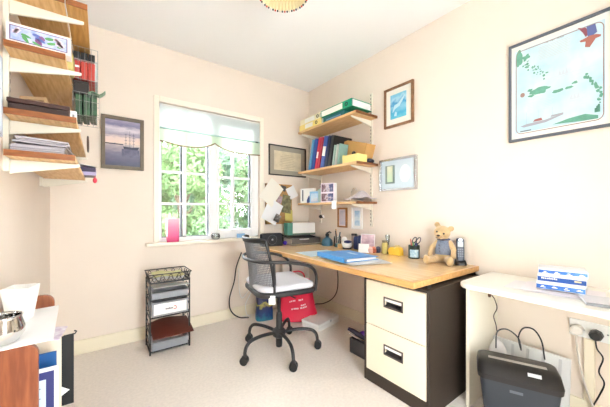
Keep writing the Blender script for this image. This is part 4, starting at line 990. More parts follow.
for k, (rgb, x, y, lab) in enumerate((((176, 96, 70), -0.105, -1.085, 'small brick-red bead pot by the blank white card'), ((52, 56, 84), -0.07, -1.105, 'small dark blue bead pot by the olive jar'), ((210, 170, 160), -0.135, -1.075, 'small pink bead pot closest to the blank card'))):
    t = thing('bead_pot', lab, 'pot', (x, y, DZ), group='bead pots by the flower photo')
    MB().lathe([(0.016, 0), (0.02, 0.012), (0.018, 0.03)], 12).build('pot', mat('pot_%s' % 'abc'[k], rgb, 0.4), t, smooth=True)
    MB().ball((0, 0, 0.034), (0.016, 0.016, 0.010), 10).build('lid', mat('potlid_%s' % 'abc'[k], tuple(min(255, c+40) for c in rgb), 0.4), t, smooth=True)
oj = thing('olive_jar', 'small olive glass jar with dark lid on the desk', 'jar', (-0.055, -1.165, DZ))
MB().lathe([(0.020, 0), (0.022, 0.006), (0.022, 0.066), (0.017, 0.074)], 18).build('body', mat('olive_glass', (196, 178, 104), 0.25), oj, smooth=True)
MB().lathe([(0.020, 0.074), (0.020, 0.088)], 18).build('lid', mat('lid_olive', (112, 98, 72), 0.4), oj, smooth=True)
o = MB().obox((0, 0, 0.010), (0.026, 0.03, 0.020)).build('black_sharpener', M_black, None, at=(-0.06, -1.215, DZ), bevel=0.003); tag(o, 'tiny black sharpener between olive jar and yellow pot', 'sharpener')
yp = thing('tape_dispenser', 'bright yellow tape dispenser on the desk by the wall', 'dispenser', (-0.055, -1.275, DZ), R(90))
MB().prism([(-0.05, 0), (0.045, 0), (0.05, 0.035), (0.03, 0.052), (0.0, 0.045), (-0.02, 0.056), (-0.045, 0.05)], 'y', -0.022, 0.022).build('body', mat('yellow_plastic', (244, 196, 62), 0.4), yp, bevel=0.006, seg=3)
MB().lathe([(0.02, -0.012), (0.02, 0.012)], 16).build('tape', mat('tape_amber', (236, 214, 150), 0.3), yp, at=(-0.012, 0, 0.046), rot=(PI/2, 0, 0))
vz = thing('bud_vase', 'tiny clear glass bud vase behind the yellow dispenser', 'vase', (-0.025, -1.17, DZ))
MB().lathe([(0.014, 0), (0.018, 0.02), (0.010, 0.06), (0.016, 0.125), (0.014, 0.125), (0.008, 0.06)], 14).build('glass', M_clear, vz, smooth=True)
MB().lathe([(0.012, 0.003), (0.015, 0.02), (0.009, 0.05)], 12).build('pink_beads', mat('beads_pink', (236, 190, 182), 0.5), vz, smooth=True)

for o_ in list(bpy.data.objects):
    if o_.parent is None and o_.name.split('.')[0] in ('ink_flask', 'brush_jar', 'toy_figure', 'navy_bottle', 'metal_tin', 'flower_photo', 'olive_jar', 'bud_vase', 'bead_pot', 'tape_dispenser', 'place_card'):
        o_.scale = (1.2, 1.2, 1.25)
# pencil pot
cp = thing('pencil_pot', 'black pot with pale label full of pens and scissors', 'pot', (-0.075, -1.455, DZ))
MB().lathe([(0.040, 0), (0.042, 0.004), (0.042, 0.10), (0.039, 0.10), (0.038, 0.008)], 22).build('pot', mat('pot_green_black', (34, 52, 44), 0.35), cp, smooth=True)
lb = MB(); lb.add([(0.0428*math.cos(R(a)), 0.0428*math.sin(R(a)), z) for a in range(170, 261, 10) for z in (0.012, 0.07)], [(2*i, 2*i+2, 2*i+3, 2*i+1) for i in range(9)])
lb.build('label', mat('label_paleblue', (214, 232, 238), 0.5, var=0.2, vscale=60, rgb2=(150, 196, 220)), cp)
for k, (rgb, a, l) in enumerate((((206, 132, 92), 100, 0.148), ((190, 92, 80), 150, 0.15), ((92, 176, 110), 200, 0.13), ((214, 150, 110), 60, 0.14), ((70, 80, 150), 250, 0.125))):
    dx, dy = 0.018*math.cos(R(a)), 0.018*math.sin(R(a))
    MB().tube([(dx*0.6, dy*0.6, 0.01), (dx*1.5, dy*1.5, l-0.006), (dx*1.53, dy*1.53, l)], [0.0046, 0.0046, 0.001], 7).build('pen', mat('pen_%s' % 'abcde'[k], rgb, 0.4), cp, smooth=True)
sc = MB()
for s_ in (-1, 1):
    sc.tube([(0.004+0.016*math.cos(q*PI/8), -0.018+s_*0.017+0.015*math.sin(q*PI/8)*1.0, 0.138+0.022*math.cos(q*PI/8)*1.0) for q in range(16)], 0.0038, 6, closed=True)
    sc.tube([(0.004, -0.018+s_*0.010, 0.118), (0.0, -0.012, 0.02)], 0.004, 6)
sc.build('scissors', mat('scissor_black', (52, 48, 64), 0.4), cp, smooth=True)

# ------------------------------------------------------------------ teddy bear
bear = thing('teddy_bear', 'golden teddy bear in grey waistcoat sitting on the desk', 'teddy bear', (-0.080, -1.688, DZ), R(192))
bear.scale = (0.95, 0.95, 0.95)
M_fur = mat('bear_fur', (216, 184, 136), 0.95, var=0.18, vscale=30, bump=1.0, bscale=260, sheen=0.4)
bm_ = MB()
bm_.ball((-0.005, 0, 0.080), (0.050, 0.056, 0.078), 18)
bm_.ball((0.0, 0, 0.145), (0.038, 0.046, 0.04), 16)
HM = Matrix.Rotation(R(-16), 3, 'X') @ Matrix.Rotation(R(8), 3, 'Y')
HC = Vector((0.014, -0.006, 0.222))
def hd_(p): return HC + HM @ Vector(p)
bm_.ball(HC, (0.052, 0.056, 0.054), 18, HM)
bm_.ball(hd_((0.046, 0, -0.016)), (0.030, 0.028, 0.023), 14, HM)
for s_ in (-1, 1):
    bm_.ball(hd_((-0.006, s_*0.050, 0.048)), (0.012, 0.022, 0.022), 12, HM)
def limb(a, b, r0, r1, n=9):
    a, b = Vector(a), Vector(b)
    for k in range(n):
        t_ = k/(n-1); bm_.ball(a.lerp(b, t_), r0+(r1-r0)*t_, 10)
limb((0.0, 0.042, 0.150), (0.030, 0.076, 0.105), 0.020, 0.020); limb((0.030, 0.076, 0.105), (0.070, 0.082, 0.062), 0.020, 0.018)
limb((0.0, -0.042, 0.150), (0.030, -0.078, 0.105), 0.020, 0.020); limb((0.030, -0.078, 0.105), (0.066, -0.076, 0.060), 0.020, 0.018)
limb((0.02, 0.036, 0.030), (0.120, 0.072, 0.026), 0.029, 0.023); limb((0.02, -0.036, 0.030), (0.120, -0.072, 0.026), 0.029, 0.023)
bm_.ball((0.134, 0.080, 0.034), (0.020, 0.025, 0.034), 12, Matrix.Rotation(R(30), 3, 'Z')); bm_.ball((0.134, -0.080, 0.034), (0.020, 0.025, 0.034), 12, Matrix.Rotation(R(-30), 3, 'Z'))
bo = bm_.build('body', M_fur, bear, smooth=True)
rm = bo.modifiers.new('remesh', 'REMESH'); rm.mode = 'VOXEL'; rm.voxel_size = 0.006; rm.use_smooth_shade = True
sm = bo.modifiers.new('smooth', 'SMOOTH'); sm.iterations = 5; sm.factor = 0.5
for s_ in (-1, 1): MB().ball(hd_((0.046, s_*0.024, 0.010)), 0.007, 10).build('eye', M_black, bear, smooth=True)
MB().ball(hd_((0.076, 0, -0.006)), (0.008, 0.012, 0.008), 10).build('nose', mat('nose_brown', (60, 40, 34), 0.5), bear, smooth=True)
MB().tube([hd_((0.074, 0.014, -0.027)), hd_((0.078, 0.0, -0.022)), hd_((0.074, -0.014, -0.027))], 0.002, 5).build('mouth', mat('nose_brown', (60, 40, 34)), bear)
# waistcoat: an open shell over the chest
def wc(u, v):
    a = R(-172 + 344*u); z = 0.066 + 0.100*v
    r = 1.07
    rx = (0.051 if v < 0.6 else 0.051-0.010*(v-0.6)/0.4)*r; ry = (0.057-0.008*v)*r
    k = math.sqrt(max(0.05, 1-((z-0.095)/0.115)**2))
    return (rx*k*math.cos(a)-0.003, ry*k*math.sin(a), z)
MB().sheet(wc, 36, 10, 0.004).build('waistcoat', mat('waistcoat_grey', (128, 138, 158), 0.9, var=0.25, vscale=120), bear, smooth=True)
col_ = MB().tube([(0.036*math.cos(R(a)), 0.041*math.sin(R(a)), 0.174) for a in range(0, 360, 20)], 0.006, 6, closed=True).build('collar', mat('collar_navy', (56, 62, 92), 0.8), bear, smooth=True)
for k in range(3): MB().ball((0.052, -0.012-0.002*k, 0.09+0.022*k), 0.005, 8).build('button', mat('button_dark', (70, 74, 90), 0.4), bear, smooth=True)
# cordless phone
pn = thing('cordless_phone', 'dark blue-grey cordless phone upright in its black cradle', 'phone', (-0.047, -1.785, DZ), R(213))
loft(MB(), [(0.0, -0.045, 0.045, -0.038, 0.038, 0.03), (0.014, -0.043, 0.043, -0.036, 0.036, 0.03), (0.03, -0.034, 0.02, -0.030, 0.030, 0.012)]).build('cradle', M_black, pn, smooth=True)
hs = MB().obox((0, 0, 0.098), (0.026, 0.048, 0.158), (0, R(-8), 0)).build('handset', mat('phone_slate', (72, 80, 98), 0.35), pn, bevel=0.010, seg=3, smooth=True)
MB().obox((0.0115, 0, 0.138), (0.004, 0.034, 0.034), (0, R(-8), 0)).build('screen', mat('phone_screen', (170, 184, 190), 0.2), hs)
MB().lathe([(0.010, 0), (0.010, 0.002)], 12).build('earpiece', M_chrome, hs, at=(0.005, 0, 0.165), rot=(0, R(82), 0))
kp = MB()
for r_ in range(4):
    for c_ in range(3): kp.obox((0.0135+0.0-0.14*(r_*0.016+0.035-0.098)*1.0*-1*0-(0.098-0.075)*0+0.004-0.0022*r_*-1*0, -0.013+0.013*c_, 0.058+0.015*r_), (0.010, 0.009, 0.009), (0, R(-8), 0))
for v_ in range(len(kp.v)): x_, y_, z_ = kp.v[v_]; kp.v[v_] = (x_ - 0.0 - 0.14*(z_-0.098)*1.0 - 0.0075, y_, z_)
kp.build('keypad', mat('phone_keys', (120, 130, 146), 0.4), hs)

# ------------------------------------------------------------------ right wall shelves: files and books
SA, SB, SC = 1.925, 1.495, 1.158
def lever_file(label, y0, y1, z, x0, x1, h, m, mlabel, m2=None, label_span=(0.08, 0.8), ring=0.88):
    t = thing('lever_arch_file', label, 'file', ((x0+x1)/2, (y0+y1)/2, z), group='lever arch files on the top shelf')
    w = (x1-x0)/2; l = (y1-y0)/2
    box(-w+0.003, w, -l, l, 0, 0.003).build('cover', m, t); box(-w+0.003, w, -l, l, h-0.003, h).build('cover', m, t)
    box(-w, -w+0.003, -l, l, 0, h).build('spine', m, t)
    box(-w+0.02, w-0.01, -l+0.006, l-0.006, 0.004, h-0.004).build('papers', M_paper, t)
    ya, yb_ = l-2*l*label_span[1], l-2*l*label_span[0]
    box(-w-0.0012, -w, ya, yb_, 0.008, h-0.008).build('spine_label', mlabel, t)
    yr = l-2*l*ring
    MB().tube([(-w-0.001, yr+0.014*math.cos(k*PI/8), h/2+0.014*math.sin(k*PI/8)) for k in range(16)], 0.004, 6, closed=True).build('finger_ring', M_black, t)
    return t
M_yel = mat('file_yellow', (238, 216, 130), 0.5); M_wlab = mat('label_plain', (250, 248, 240), 0.6); M_grn = mat('file_green', (24, 158, 118), 0.45); M_cream = mat('file_cream', (240, 230, 196), 0.5)
lever_file('yellow lever arch file lying at the bottom near the corner', -0.60, -0.225, SA, -0.290, -0.03, 0.058, M_yel, M_wlab, label_span=(0.28, 0.62), ring=0.78)
lever_file('cream lever arch file lying on the yellow one', -0.565, -0.235, SA+0.059, -0.285, -0.03, 0.058, M_cream, M_wlab, label_span=(0.25, 0.75), ring=0.90)
lever_file('bright green lever arch file with white label lying on top', -1.000, -0.585, SA+0.052, -0.285, -0.03, 0.066, M_grn, M_wlab, label_span=(0.02, 0.72), ring=0.84)
gf = thing('green_box_file', 'flat dark teal file lying beneath the green one', 'file', (-0.15, -0.755, SA))
box(-0.128, 0.12, -0.145, 0.145, 0, 0.050).build('cover', mat('file_teal', (30, 104, 106), 0.5), gf, bevel=0.004)
box(-0.1295, -0.128, -0.10, 0.10, 0.010, 0.022).build('label', mat('label_navyblue', (110, 150, 190), 0.5), gf)

def folder_up(label, y, x0, x1, h, th, lean, m, mlab=None, lab=(0.35, 0.65), kind='ring_binder', cat='folder'):
    t = thing(kind, label, cat, ((x0+x1)/2, y, SB+0.001), group='upright folders on the middle shelf')
    t.rotation_euler = (lean, 0, 0)
    w = (x1-x0)/2
    box(-w, w, -th/2, -th/2+0.003, 0, h).build('cover', m, t); box(-w, w, th/2-0.003, th/2, 0, h).build('cover', m, t)
    box(-w-0.002, -w+0.001, -th/2, th/2, 0, h).build('spine', m, t)
    if th > 0.012: box(-w+0.006, w-0.008, -th/2+0.004, th/2-0.004, 0.004, h-0.012).build('papers', M_paper, t)
    if mlab: box(-w-0.0034, -w-0.002, -th/2+0.004, th/2-0.004, h*lab[0], h*lab[1]).build('spine_label', mlab, t)
    return t
LN = R(13)
FL = [('light blue folder leaning at the left end of the row', -0.335, 0.325, 0.034, (92, 160, 206), None), ('deep blue folder leaning beside the light blue one', -0.390, 0.325, 0.046, (28, 74, 158), None),
      ('red folder with small white label beside the deep blue one', -0.442, 0.325, 0.034, (206, 44, 70), (0.35, 0.55)), ('plain crimson folder between red and blue folders', -0.482, 0.322, 0.030, (188, 36, 60), None),
      ('blue folder with large white label in the row', -0.540, 0.318, 0.054, (48, 78, 158), (0.38, 0.68)), ('navy folder right of the blue labelled one', -0.592, 0.312, 0.028, (26, 34, 70), None),
      ('black folder leaning toward the magazine box', -0.640, 0.305, 0.034, (30, 30, 34), None)]
for lab, y, h, th, rgb, lb_ in FL:
    folder_up(lab, y-0.03, -0.262, -0.03, h*0.97, th, LN, mat('folder_%d_%d_%d' % rgb, rgb, 0.45), M_wlab if lb_ else None, lb_ or (0, 1))
mb = thing('magazine_box', 'brown cardboard magazine box on the middle shelf', 'magazine box', (-0.15, -0.845, SB+0.0005))
M_kraft = mat('kraft', (206, 160, 96), 0.8, var=0.08)
box(0.0, 0.115, -0.150, 0.13, 0, 0.003).build('base', M_kraft, mb)
for x in (0.0, 0.112):
    MB().prism([(-0.150, 0.003), (0.13, 0.003), (0.075, 0.235), (0.03, 0.240), (-0.205, 0.168)], 'x', x, x+0.003).build('side', M_kraft, mb)
MB().prism([(0.127, 0.003), (0.130, 0.003), (0.075, 0.235), (0.072, 0.235)], 'x', 0.003, 0.112).build('end', M_kraft, mb)
MB().prism([(-0.150, 0.003), (-0.147, 0.003), (-0.202, 0.166), (-0.205, 0.166)], 'x', 0.003, 0.112).build('end', M_kraft, mb)
for k, (rgb, lab) in enumerate((((170, 196, 186), 'pale green booklet leaning before the magazine box'), ((196, 196, 190), 'pale grey booklet leaning before the magazine box'), ((140, 176, 168), 'sea green booklet beside the yellow box'))):
    o = MB().obox((0, 0, 0.10), (0.10, 0.014, 0.19), (R(10), 0, 0)).build('booklet', mat('booklet_%s' % 'abc'[k], rgb, 0.6), None, at=(-0.208, -0.722-0.035*k-0.016, SB+0.0005)); tag(o, lab, 'booklet', 'booklets before the magazine box')
yb_ = thing('yellow_box', 'pale yellow open box holding tape on the middle shelf', 'box', (-0.20, -0.955, SB+0.0005))
q = MB(); q.box(-0.07, 0.05, -0.095, 0.085, 0, 0.003); q.box(-0.07, -0.067, -0.095, 0.085, 0.003, 0.068); q.box(0.047, 0.05, -0.095, 0.085, 0.003, 0.068); q.box(-0.067, 0.047, -0.095, -0.092, 0.003, 0.068); q.box(-0.067, 0.047, 0.082, 0.085, 0.003, 0.078)
q.build('carton', mat('carton_yellow', (238, 218, 138), 0.6), yb_)
o = MB().tube([(0.026*math.cos(k*PI/10), 0, 0.030+0.026*math.sin(k*PI/10)) for k in range(20)], 0.010, 8, closed=True).build('tape_reel', M_black, None, at=(-0.205, -0.945, SB+0.045), rotz=R(70), smooth=True); tag(o, 'black tape reel standing in the yellow box', 'tape')
o = MB().ball((0, 0, 0.022), (0.05, 0.030, 0.022), 14).build('navy_bundle', mat('cap_navy', (28, 32, 48), 0.8, bump=0.6, bscale=40), None, at=(-0.09, -1.030, SB+0.0005), smooth=True); tag(o, 'dark navy bundle at the near end of middle shelf', 'cap')

# lowest shelf: cards and cloth
def card(label, x, y, w, h, ang, m, cat='card', name='greeting_card', fold=True, z=SC):
    t = thing(name, label, cat, (x-0.03, y, z+0.0005), ang, 'cards on the lowest shelf')
    box(-w/2, w/2, -0.001, 0.001, 0, h).build('front', m, t)
    if fold: MB().prism([(-w/2, -0.001), (-w/2, 0.001), (w/2-0.004, 0.05), (w/2-0.004, 0.048)], 'z', 0, h).build('back', M_paper, t)
    return t
c1 = card('white card with dark edge print nearest the corner', -0.215, -0.30, 0.17, 0.155, R(-72), M_white)
box(-0.062, -0.046, -0.0018, -0.001, 0.02, 0.14).build('dark_print', mat('print_slate', (86, 96, 116), 0.6), c1)
MB().prism([(0.0, 0.0), (0.035, 0.0), (0.04, 0.05), (0.03, 0.085), (0.015, 0.06), (0.0, 0.03)], 'y', -0.002, -0.001).build('blue_figure', mat('print_indigo', (62, 80, 140), 0.6), c1)
c2 = card('square blue photo card on the lowest shelf', -0.225, -0.44, 0.115, 0.115, R(-74), mat('card_blue', (140, 190, 228), 0.5))
box(-0.043, 0.043, -0.0018, -0.001, 0.012, 0.095).build('photo', ramp_print('beach_photo', [(0, (214, 190, 190)), (0.5, (206, 222, 234)), (1, (170, 206, 232))], 'Z', 8, 0.1, 0.9, 40), c2)
c3 = card('pale teal card between the blue and photo cards', -0.20, -0.525, 0.075, 0.135, R(-70), mat('card_teal', (180, 214, 210), 0.5, var=0.15, vscale=40))
c4 = card('white card with two people photos, tallest on lowest shelf', -0.225, -0.645, 0.155, 0.185, R(-76), mat('card_pinkwhite', (244, 230, 240), 0.5))
p_ppl = ramp_print('group_photo', [(0, (86, 62, 76)), (0.35, (150, 120, 128)), (0.5, (216, 204, 210)), (0.7, (110, 112, 150)), (1, (60, 64, 104))], 'X', 6, 0.5, 1.6, 36)
box(-0.068, 0.068, -0.0018, -0.001, 0.010, 0.085).build('photo', p_ppl, c4); box(-0.068, 0.068, -0.0018, -0.001, 0.10, 0.175).build('photo', p_ppl, c4)
def clo(u, v):
    x = -0.03-0.225*u; y = -0.86-0.20*v
    q = noise.noise(Vector((u*3.2, v*3.6, 2.1)))
    z = SC+0.012+0.075*math.exp(-((u-0.45)**2+(v-0.55)**2)*7)+0.018*(q+0.3)
    return (x, y, max(SC+0.003, z))
o = MB().sheet(clo, 18, 18, 0.004).build('folded_cloth', mat('cloth_grey', (206, 198, 200), 0.95, var=0.15, vscale=30), None, smooth=True); tag(o, 'crumpled pale grey cloth on the near end of lowest shelf', 'cloth')
o = MB().sheet(lambda u, v: (-0.287, -0.745-0.065*u, SC+0.012-0.075*v), 4, 4, 0.001).build('hanging_note', M_paper, None); tag(o, 'small white note hanging over the lowest shelf edge', 'note')
for v in o.data.vertices: v.co.x -= 0.0
hk = MB().tube(smooth_path([(-0.10, -0.80, SC+0.002), (-0.10, -0.81, SC+0.08), (-0.10, -0.83, SC+0.12), (-0.10, -0.865, SC+0.13), (-0.10, -0.88, SC+0.11)], 6), 0.003, 6).build('wire_hook', M_chrome, None, smooth=True); tag(hk, 'thin bent wire hook standing on the lowest shelf', 'hook')

# ------------------------------------------------------------------ left wall shelves: contents
L0, L2, L3, L4 = 1.895, 1.678, 1.441, 1.294
fb = thing('flower_box', 'long white box painted with iris flowers on narrow pine shelf', 'box', (-2.205, -1.264, L2))
fb.scale = (1, 1, 0.8)
q = MB(); W_ = 0.088; D_ = 0.028
q.box(-W_, W_, -D_, D_, 0, 0.006); q.box(-W_, W_, -D_, -D_+0.006, 0.006, 0.088); q.box(-W_, W_, D_-0.006, D_, 0.006, 0.088); q.box(-W_, -W_+0.006, -D_+0.006, D_-0.006, 0.006, 0.088); q.box(W_-0.006, W_, -D_+0.006, D_-0.006, 0.006, 0.088)
q.build('box', mat('box_pinkwhite', (240, 226, 222), 0.4), fb, bevel=0.001)
y0_ = -D_; pw = 0.076
box(-pw, pw, y0_-0.001, y0_, 0.014, 0.074).build('painted_panel', mat('panel_lilac', (196, 200, 224), 0.4, var=0.2, vscale=50, rgb2=(150, 168, 210)), fb)
e_ = MB(); e_.box(-pw-0.002, pw+0.002, y0_-0.0014, y0_, 0.074, 0.077); e_.box(-pw-0.002, pw+0.002, y0_-0.0014, y0_, 0.011, 0.014); e_.box(-pw-0.003, -pw, y0_-0.0014, y0_, 0.011, 0.077); e_.box(pw, pw+0.003, y0_-0.0014, y0_, 0.011, 0.077)
e_.build('panel_border', mat('border_plum', (104, 84, 130), 0.5), fb)
def petal(mb, cx, cz, l, w, ang, dy=0.0016):
    pts = []
    for k in range(10):
        a = 2*PI*k/10; u = l*math.cos(a)*0.5+l*0.5; v = w*math.sin(a)*(1-0.35*math.cos(a))
        pts.append((cx+u*math.cos(ang)-v*math.sin(ang), cz+u*math.sin(ang)+v*math.cos(ang)))
    mb.prism(pts, 'y', y0_-dy, y0_-0.0005)
for k, (cx, cz, l, w, ang) in enumerate(((-0.050, 0.046, 0.030, 0.006, -20), (-0.045, 0.040, 0.034, 0.006, -62), (0.014, 0.052, 0.032, 0.007, 10), (0.02, 0.030, 0.034, 0.006, 20), (-0.02, 0.024, 0.03, 0.005, -30), (0.048, 0.024, 0.028, 0.005, 25))):
    g_ = MB(); petal(g_, cx, cz, l, w, R(ang)); g_.build('leaf', mat('leaf_paint', (92, 156, 96), 0.5), fb)
for k, (cx, cz, l, w, ang) in enumerate(((-0.012, 0.046, 0.032, 0.008, -30), (-0.010, 0.040, 0.03, 0.008, -58), (-0.02, 0.058, 0.026, 0.006, -12), (0.0, 0.056, 0.022, 0.007, -50))):
    g_ = MB(); petal(g_, cx, cz, l, w, R(ang), 0.002); g_.build('iris_petal', mat('iris_%d' % (k % 2), ((96, 110, 176), (134, 88, 140))[k % 2], 0.5), fb)
for cx, cz in ((-0.058, 0.06), (-0.064, 0.05), (0.046, 0.058), (0.056, 0.05), (0.062, 0.034), (0.052, 0.04)):
    g_ = MB()
    for a in range(5): petal(g_, cx, cz, 0.010, 0.004, R(72*a), 0.0022)
    g_.build('pale_flower', mat('flower_pink', (238, 214, 224), 0.5), fb)

bc = thing('brown_case', 'flat dark brown leather case lying on pine shelf', 'case', (-2.205, -1.163, L3))
box(-0.085, 0.083, -0.12, 0.12, 0, 0.026).build('base', mat('case_brown', (52, 32, 28), 0.35), bc, bevel=0.003)
box(-0.088, 0.086, -0.123, 0.123, 0.027, 0.043).build('lid', mat('case_lid', (66, 40, 34), 0.35), bc, bevel=0.003)
box(0.086, 0.090, -0.03, 0.01, 0.018, 0.034).build('clasp', M_chrome, bc)
ck = thing('white_cube', 'small white box beside the brown case front corner', 'box', (-2.110, -1.25, L3)); box(-0.010, 0.010, -0.015, 0.015, 0, 0.034).build('box', M_white, ck, bevel=0.002); box(-0.0035, 0.0035, -0.0158, -0.015, 0.008, 0.02).build('grey_mark', M_grey, ck)
pf = thing('leaning_frame', 'pale wood photo frame leaning on the pine shelf', 'photo frame', (-2.235, -0.97, L3+0.0005), 0)
pf.rotation_euler = (R(-20), R(-14), R(20))
f = MB(); f.box(-0.065, -0.05, -0.008, 0.008, 0, 0.17); f.box(0.05, 0.065, -0.008, 0.008, 0, 0.17); f.box(-0.05, 0.05, -0.008, 0.008, 0, 0.015); f.box(-0.05, 0.05, -0.008, 0.008, 0.155, 0.17)
f.build('frame', mat('frame_palewood', (222, 190, 148), 0.5), pf)
box(-0.05, 0.05, 0.0, 0.004, 0.015, 0.155).build('print', ramp_print('dim_photo', [(0, (96, 70, 56)), (0.5, (206, 196, 186)), (1, (150, 120, 96))], 'Z', 6, 0.0, 1.0, 30), pf)
MB().box(-0.068, -0.0655, -0.012, 0.012, 0, 0.172).build('dark_edge', M_black, pf)
# stack of magazines, each its own
rng = random.Random(3)
for k in range(7):
    t = thing('magazine', ['thick grey magazine at the bottom of the left stack', 'second magazine up in the left shelf stack', 'third magazine up in the left shelf stack', 'middle magazine of the left shelf stack', 'magazine with dark cover above the stack middle', 'second magazine from the top of the stack', 'topmost white magazine slanting on the stack'][k], 'magazine', (-2.206+0.003*rng.uniform(-1, 1), -1.185+0.008*rng.uniform(-1, 1), L4+k*0.0068), R(rng.uniform(-3, 3)), 'magazines on the lowest pine shelf')
    w2 = 0.074
    if k >= 4: t.rotation_euler = (0, R(2.5), R(rng.uniform(-5, 5)))
    if k >= 4: t.location.x += 0.006; t.location.z += 0.0035
    box(-w2, w2, -0.105, 0.105, 0.0006, 0.0056).build('pages', mat('mag_pages', (178, 170, 174), 0.7), t)
    box(-w2-0.001, w2+0.001, -0.106, 0.106, 0.0056, 0.0064).build('cover', mat('mag_cover_%d' % (k % 3), ((120, 116, 124), (60, 58, 70), (226, 226, 228))[k % 3], 0.4), t)
# yellow packet on narrow shelf, dark box, far-end items
o = MB().obox((0, 0, 0.04), (0.07, 0.09, 0.08)).build('yellow_packet', mat('packet_olive', (206, 190, 120), 0.6, var=0.25, vscale=20), None, at=(-2.152, -1.10, L2), bevel=0.008); tag(o, 'olive yellow packet behind the painted flower box', 'packet')
db = thing('black_box', 'small near-black box resting on the green packets', 'box', (-2.110, -0.93, L2-0.028))
box(-0.018, 0.040, -0.03, 0.06, 0, 0.05).build('box', mat('box_nearblack', (44, 38, 36), 0.4), db, bevel=0.002); box(-0.019, 0.041, -0.031, 0.061, 0.050, 0.062).build('lid', mat('box_nearblack2', (58, 50, 46), 0.4), db, bevel=0.002)
M_wire = mat('basket_wire', (150, 148, 146), 0.4)
def wire_basket(label, z_shelf, y0, y1, x0, x1, depth, contents):
    t = thing('under_shelf_basket', label, 'basket', ((x0+x1)/2, (y0+y1)/2, z_shelf-depth), group='wire baskets hung under the pine shelves')
    a, b = (x1-x0)/2, (y1-y0)/2
    m = MB()
    for z in (0.0, depth*0.5, depth-0.03): m.tube([(-a, -b, z), (a, -b, z), (a, b, z), (-a, b, z)], 0.0012, 5, closed=True)
    m.build('hoops', M_wire, t)
    m = MB()
    for k in range(6):
        y = -b+2*b*k/5; m.tube([(a, y, depth-0.03), (a, y, 0), (-a, y, 0), (-a, y, depth-0.03)], 0.0008, 5)
    for k in range(1, 4):
        x = -a+2*a*k/4
        m.tube([(x, -b, depth-0.03), (x, -b, 0), (x, b, 0), (x, b, depth-0.03)], 0.0008, 5)
    m.build('wires', M_wire, t)
    for y in (-b*0.7, b*0.7): MB().tube([(-a, y, depth-0.03), (-a, y, depth+0.004), (-a-0.06, y, depth+0.004)], 0.002, 5).build('shelf_hook', M_wire, t)
    return t
wire_basket('wire basket of red files hung under the top pine shelf', L0, -0.985, -0.765, -2.134, -2.034, 0.183, None)
for k in range(3):
    t = thing('red_file', ['leftmost red file with black top in the hanging basket', 'middle red file with black top in the hanging basket', 'rightmost red file with black top in the hanging basket'][k], 'file', (-2.115+0.0285*k, -0.875, L0-0.1795), 0, 'red files in the hanging basket')
    box(-0.013, 0.013, -0.10, 0.10, 0, 0.092).build('body', mat('file_red', (190, 62, 52), 0.5), t, bevel=0.002)
    box(-0.013, 0.013, -0.10, 0.10, 0.084, 0.094).build('band', mat('band_pink', (226, 186, 186), 0.5), t)
    box(-0.013, 0.013, -0.10, 0.10, 0.096, 0.130).build('dark_top', M_black, t, bevel=0.002)
    if k == 0: box(-0.006, 0.010, -0.101, -0.1002, 0.052, 0.062).build('white_label', M_paper, t)
o = MB().obox((0, 0, 0.052), (0.012, 0.19, 0.10)).build('plastic_wallet', mat('wallet_grey', (190, 200, 198), 0.3), None, at=(-2.042, -0.875, L0-0.1795)); tag(o, 'clear grey plastic wallet at the front of hanging basket', 'wallet')
wire_basket('wire basket of green packets hung under the narrow pine shelf', L2, -0.985, -0.77, -2.130, -2.028, 0.14, None)
M_grnp = mat('packet_green', (52, 96, 62), 0.4, var=0.4, vscale=40, rgb2=(26, 48, 36))
for k in range(3):
    o = MB().sheet(lambda u, v: (0.024*(u-.5)+0.004*math.sin(v*5+k), 0.19*(v-.5), 0.052+0.004*k), 2, 6, 0.10).build('green_packet', M_grnp, None, at=(-2.108+0.028*k, -0.875, L2-0.1387), rot=(0, 0, 0)); tag(o, ['leftmost dark green packet in the lower hanging basket', 'middle dark green packet in the lower hanging basket', 'rightmost dark green packet in the lower hanging basket'][k], 'packet', 'green packets in the lower basket')
o = MB().sheet(lambda u, v: (0.07*(u-.5), 0.05*(v-.5), 0.01*math.sin(u*7)+0.02*u), 6, 4, 0.003).build('foil_strip', mat('foil_green', (110, 150, 116), 0.3), None, at=(-2.038, -0.95, L2-0.026)); tag(o, 'pale green foil strip atop the lower hanging basket', 'packet')
o = MB().obox((0, 0, 0.02), (0.02, 0.03, 0.04)).build('blue_bottle', mat('blue_small', (120, 140, 176), 0.4), None, at=(-2.115, -0.98, L3+0.0), bevel=0.005); tag(o, 'small blue-grey bottle standing on shelf behind brown case', 'bottle')
# far end of the two lowest shelves
o = MB().tube([(-2.085+0.0, -0.50+0.08*math.cos(k*PI/10), L3+0.05+0.046*math.sin(k*PI/10)) for k in range(20)], 0.004, 6, closed=True).build('wire_ring', mat('ring_brown', (92, 70, 58), 0.5), None, smooth=True); tag(o, 'dark brown ring standing at the far end of shelf', 'ring')
pb_ = thing('purple_box', 'dark purple box at the far end of the lowest pine shelf', 'box', (-2.108, -0.465, L4)); box(-0.045, 0.062, -0.08, 0.08, 0, 0.05).build('box', mat('box_plum', (64, 52, 84), 0.4), pb_, bevel=0.003); box(0.0625, 0.0635, -0.07, 0.07, 0.012, 0.04).build('lilac_label', mat('label_lilac', (176, 166, 206), 0.5), pb_)
box(-0.046, 0.063, -0.081, -0.0805, 0.0, 0.022).build('lilac_band', mat('label_lilac', (176, 166, 206)), pb_)
o = MB().sheet(lambda u, v: (0.11*(u-.5)-0.0, 0.16*(v-.5), 0.004+0.02*(1-u)), 4, 4, 0.002).build('white_leaflet', M_paper, None, at=(-2.105, -0.465, L4+0.0505)); tag(o, 'white leaflet lying on the dark purple box', 'leaflet')
rt = thing('red_tassel', 'red tassel dangling below the far end of lowest pine shelf', 'tassel', (-2.050, -0.52, L4-0.045))
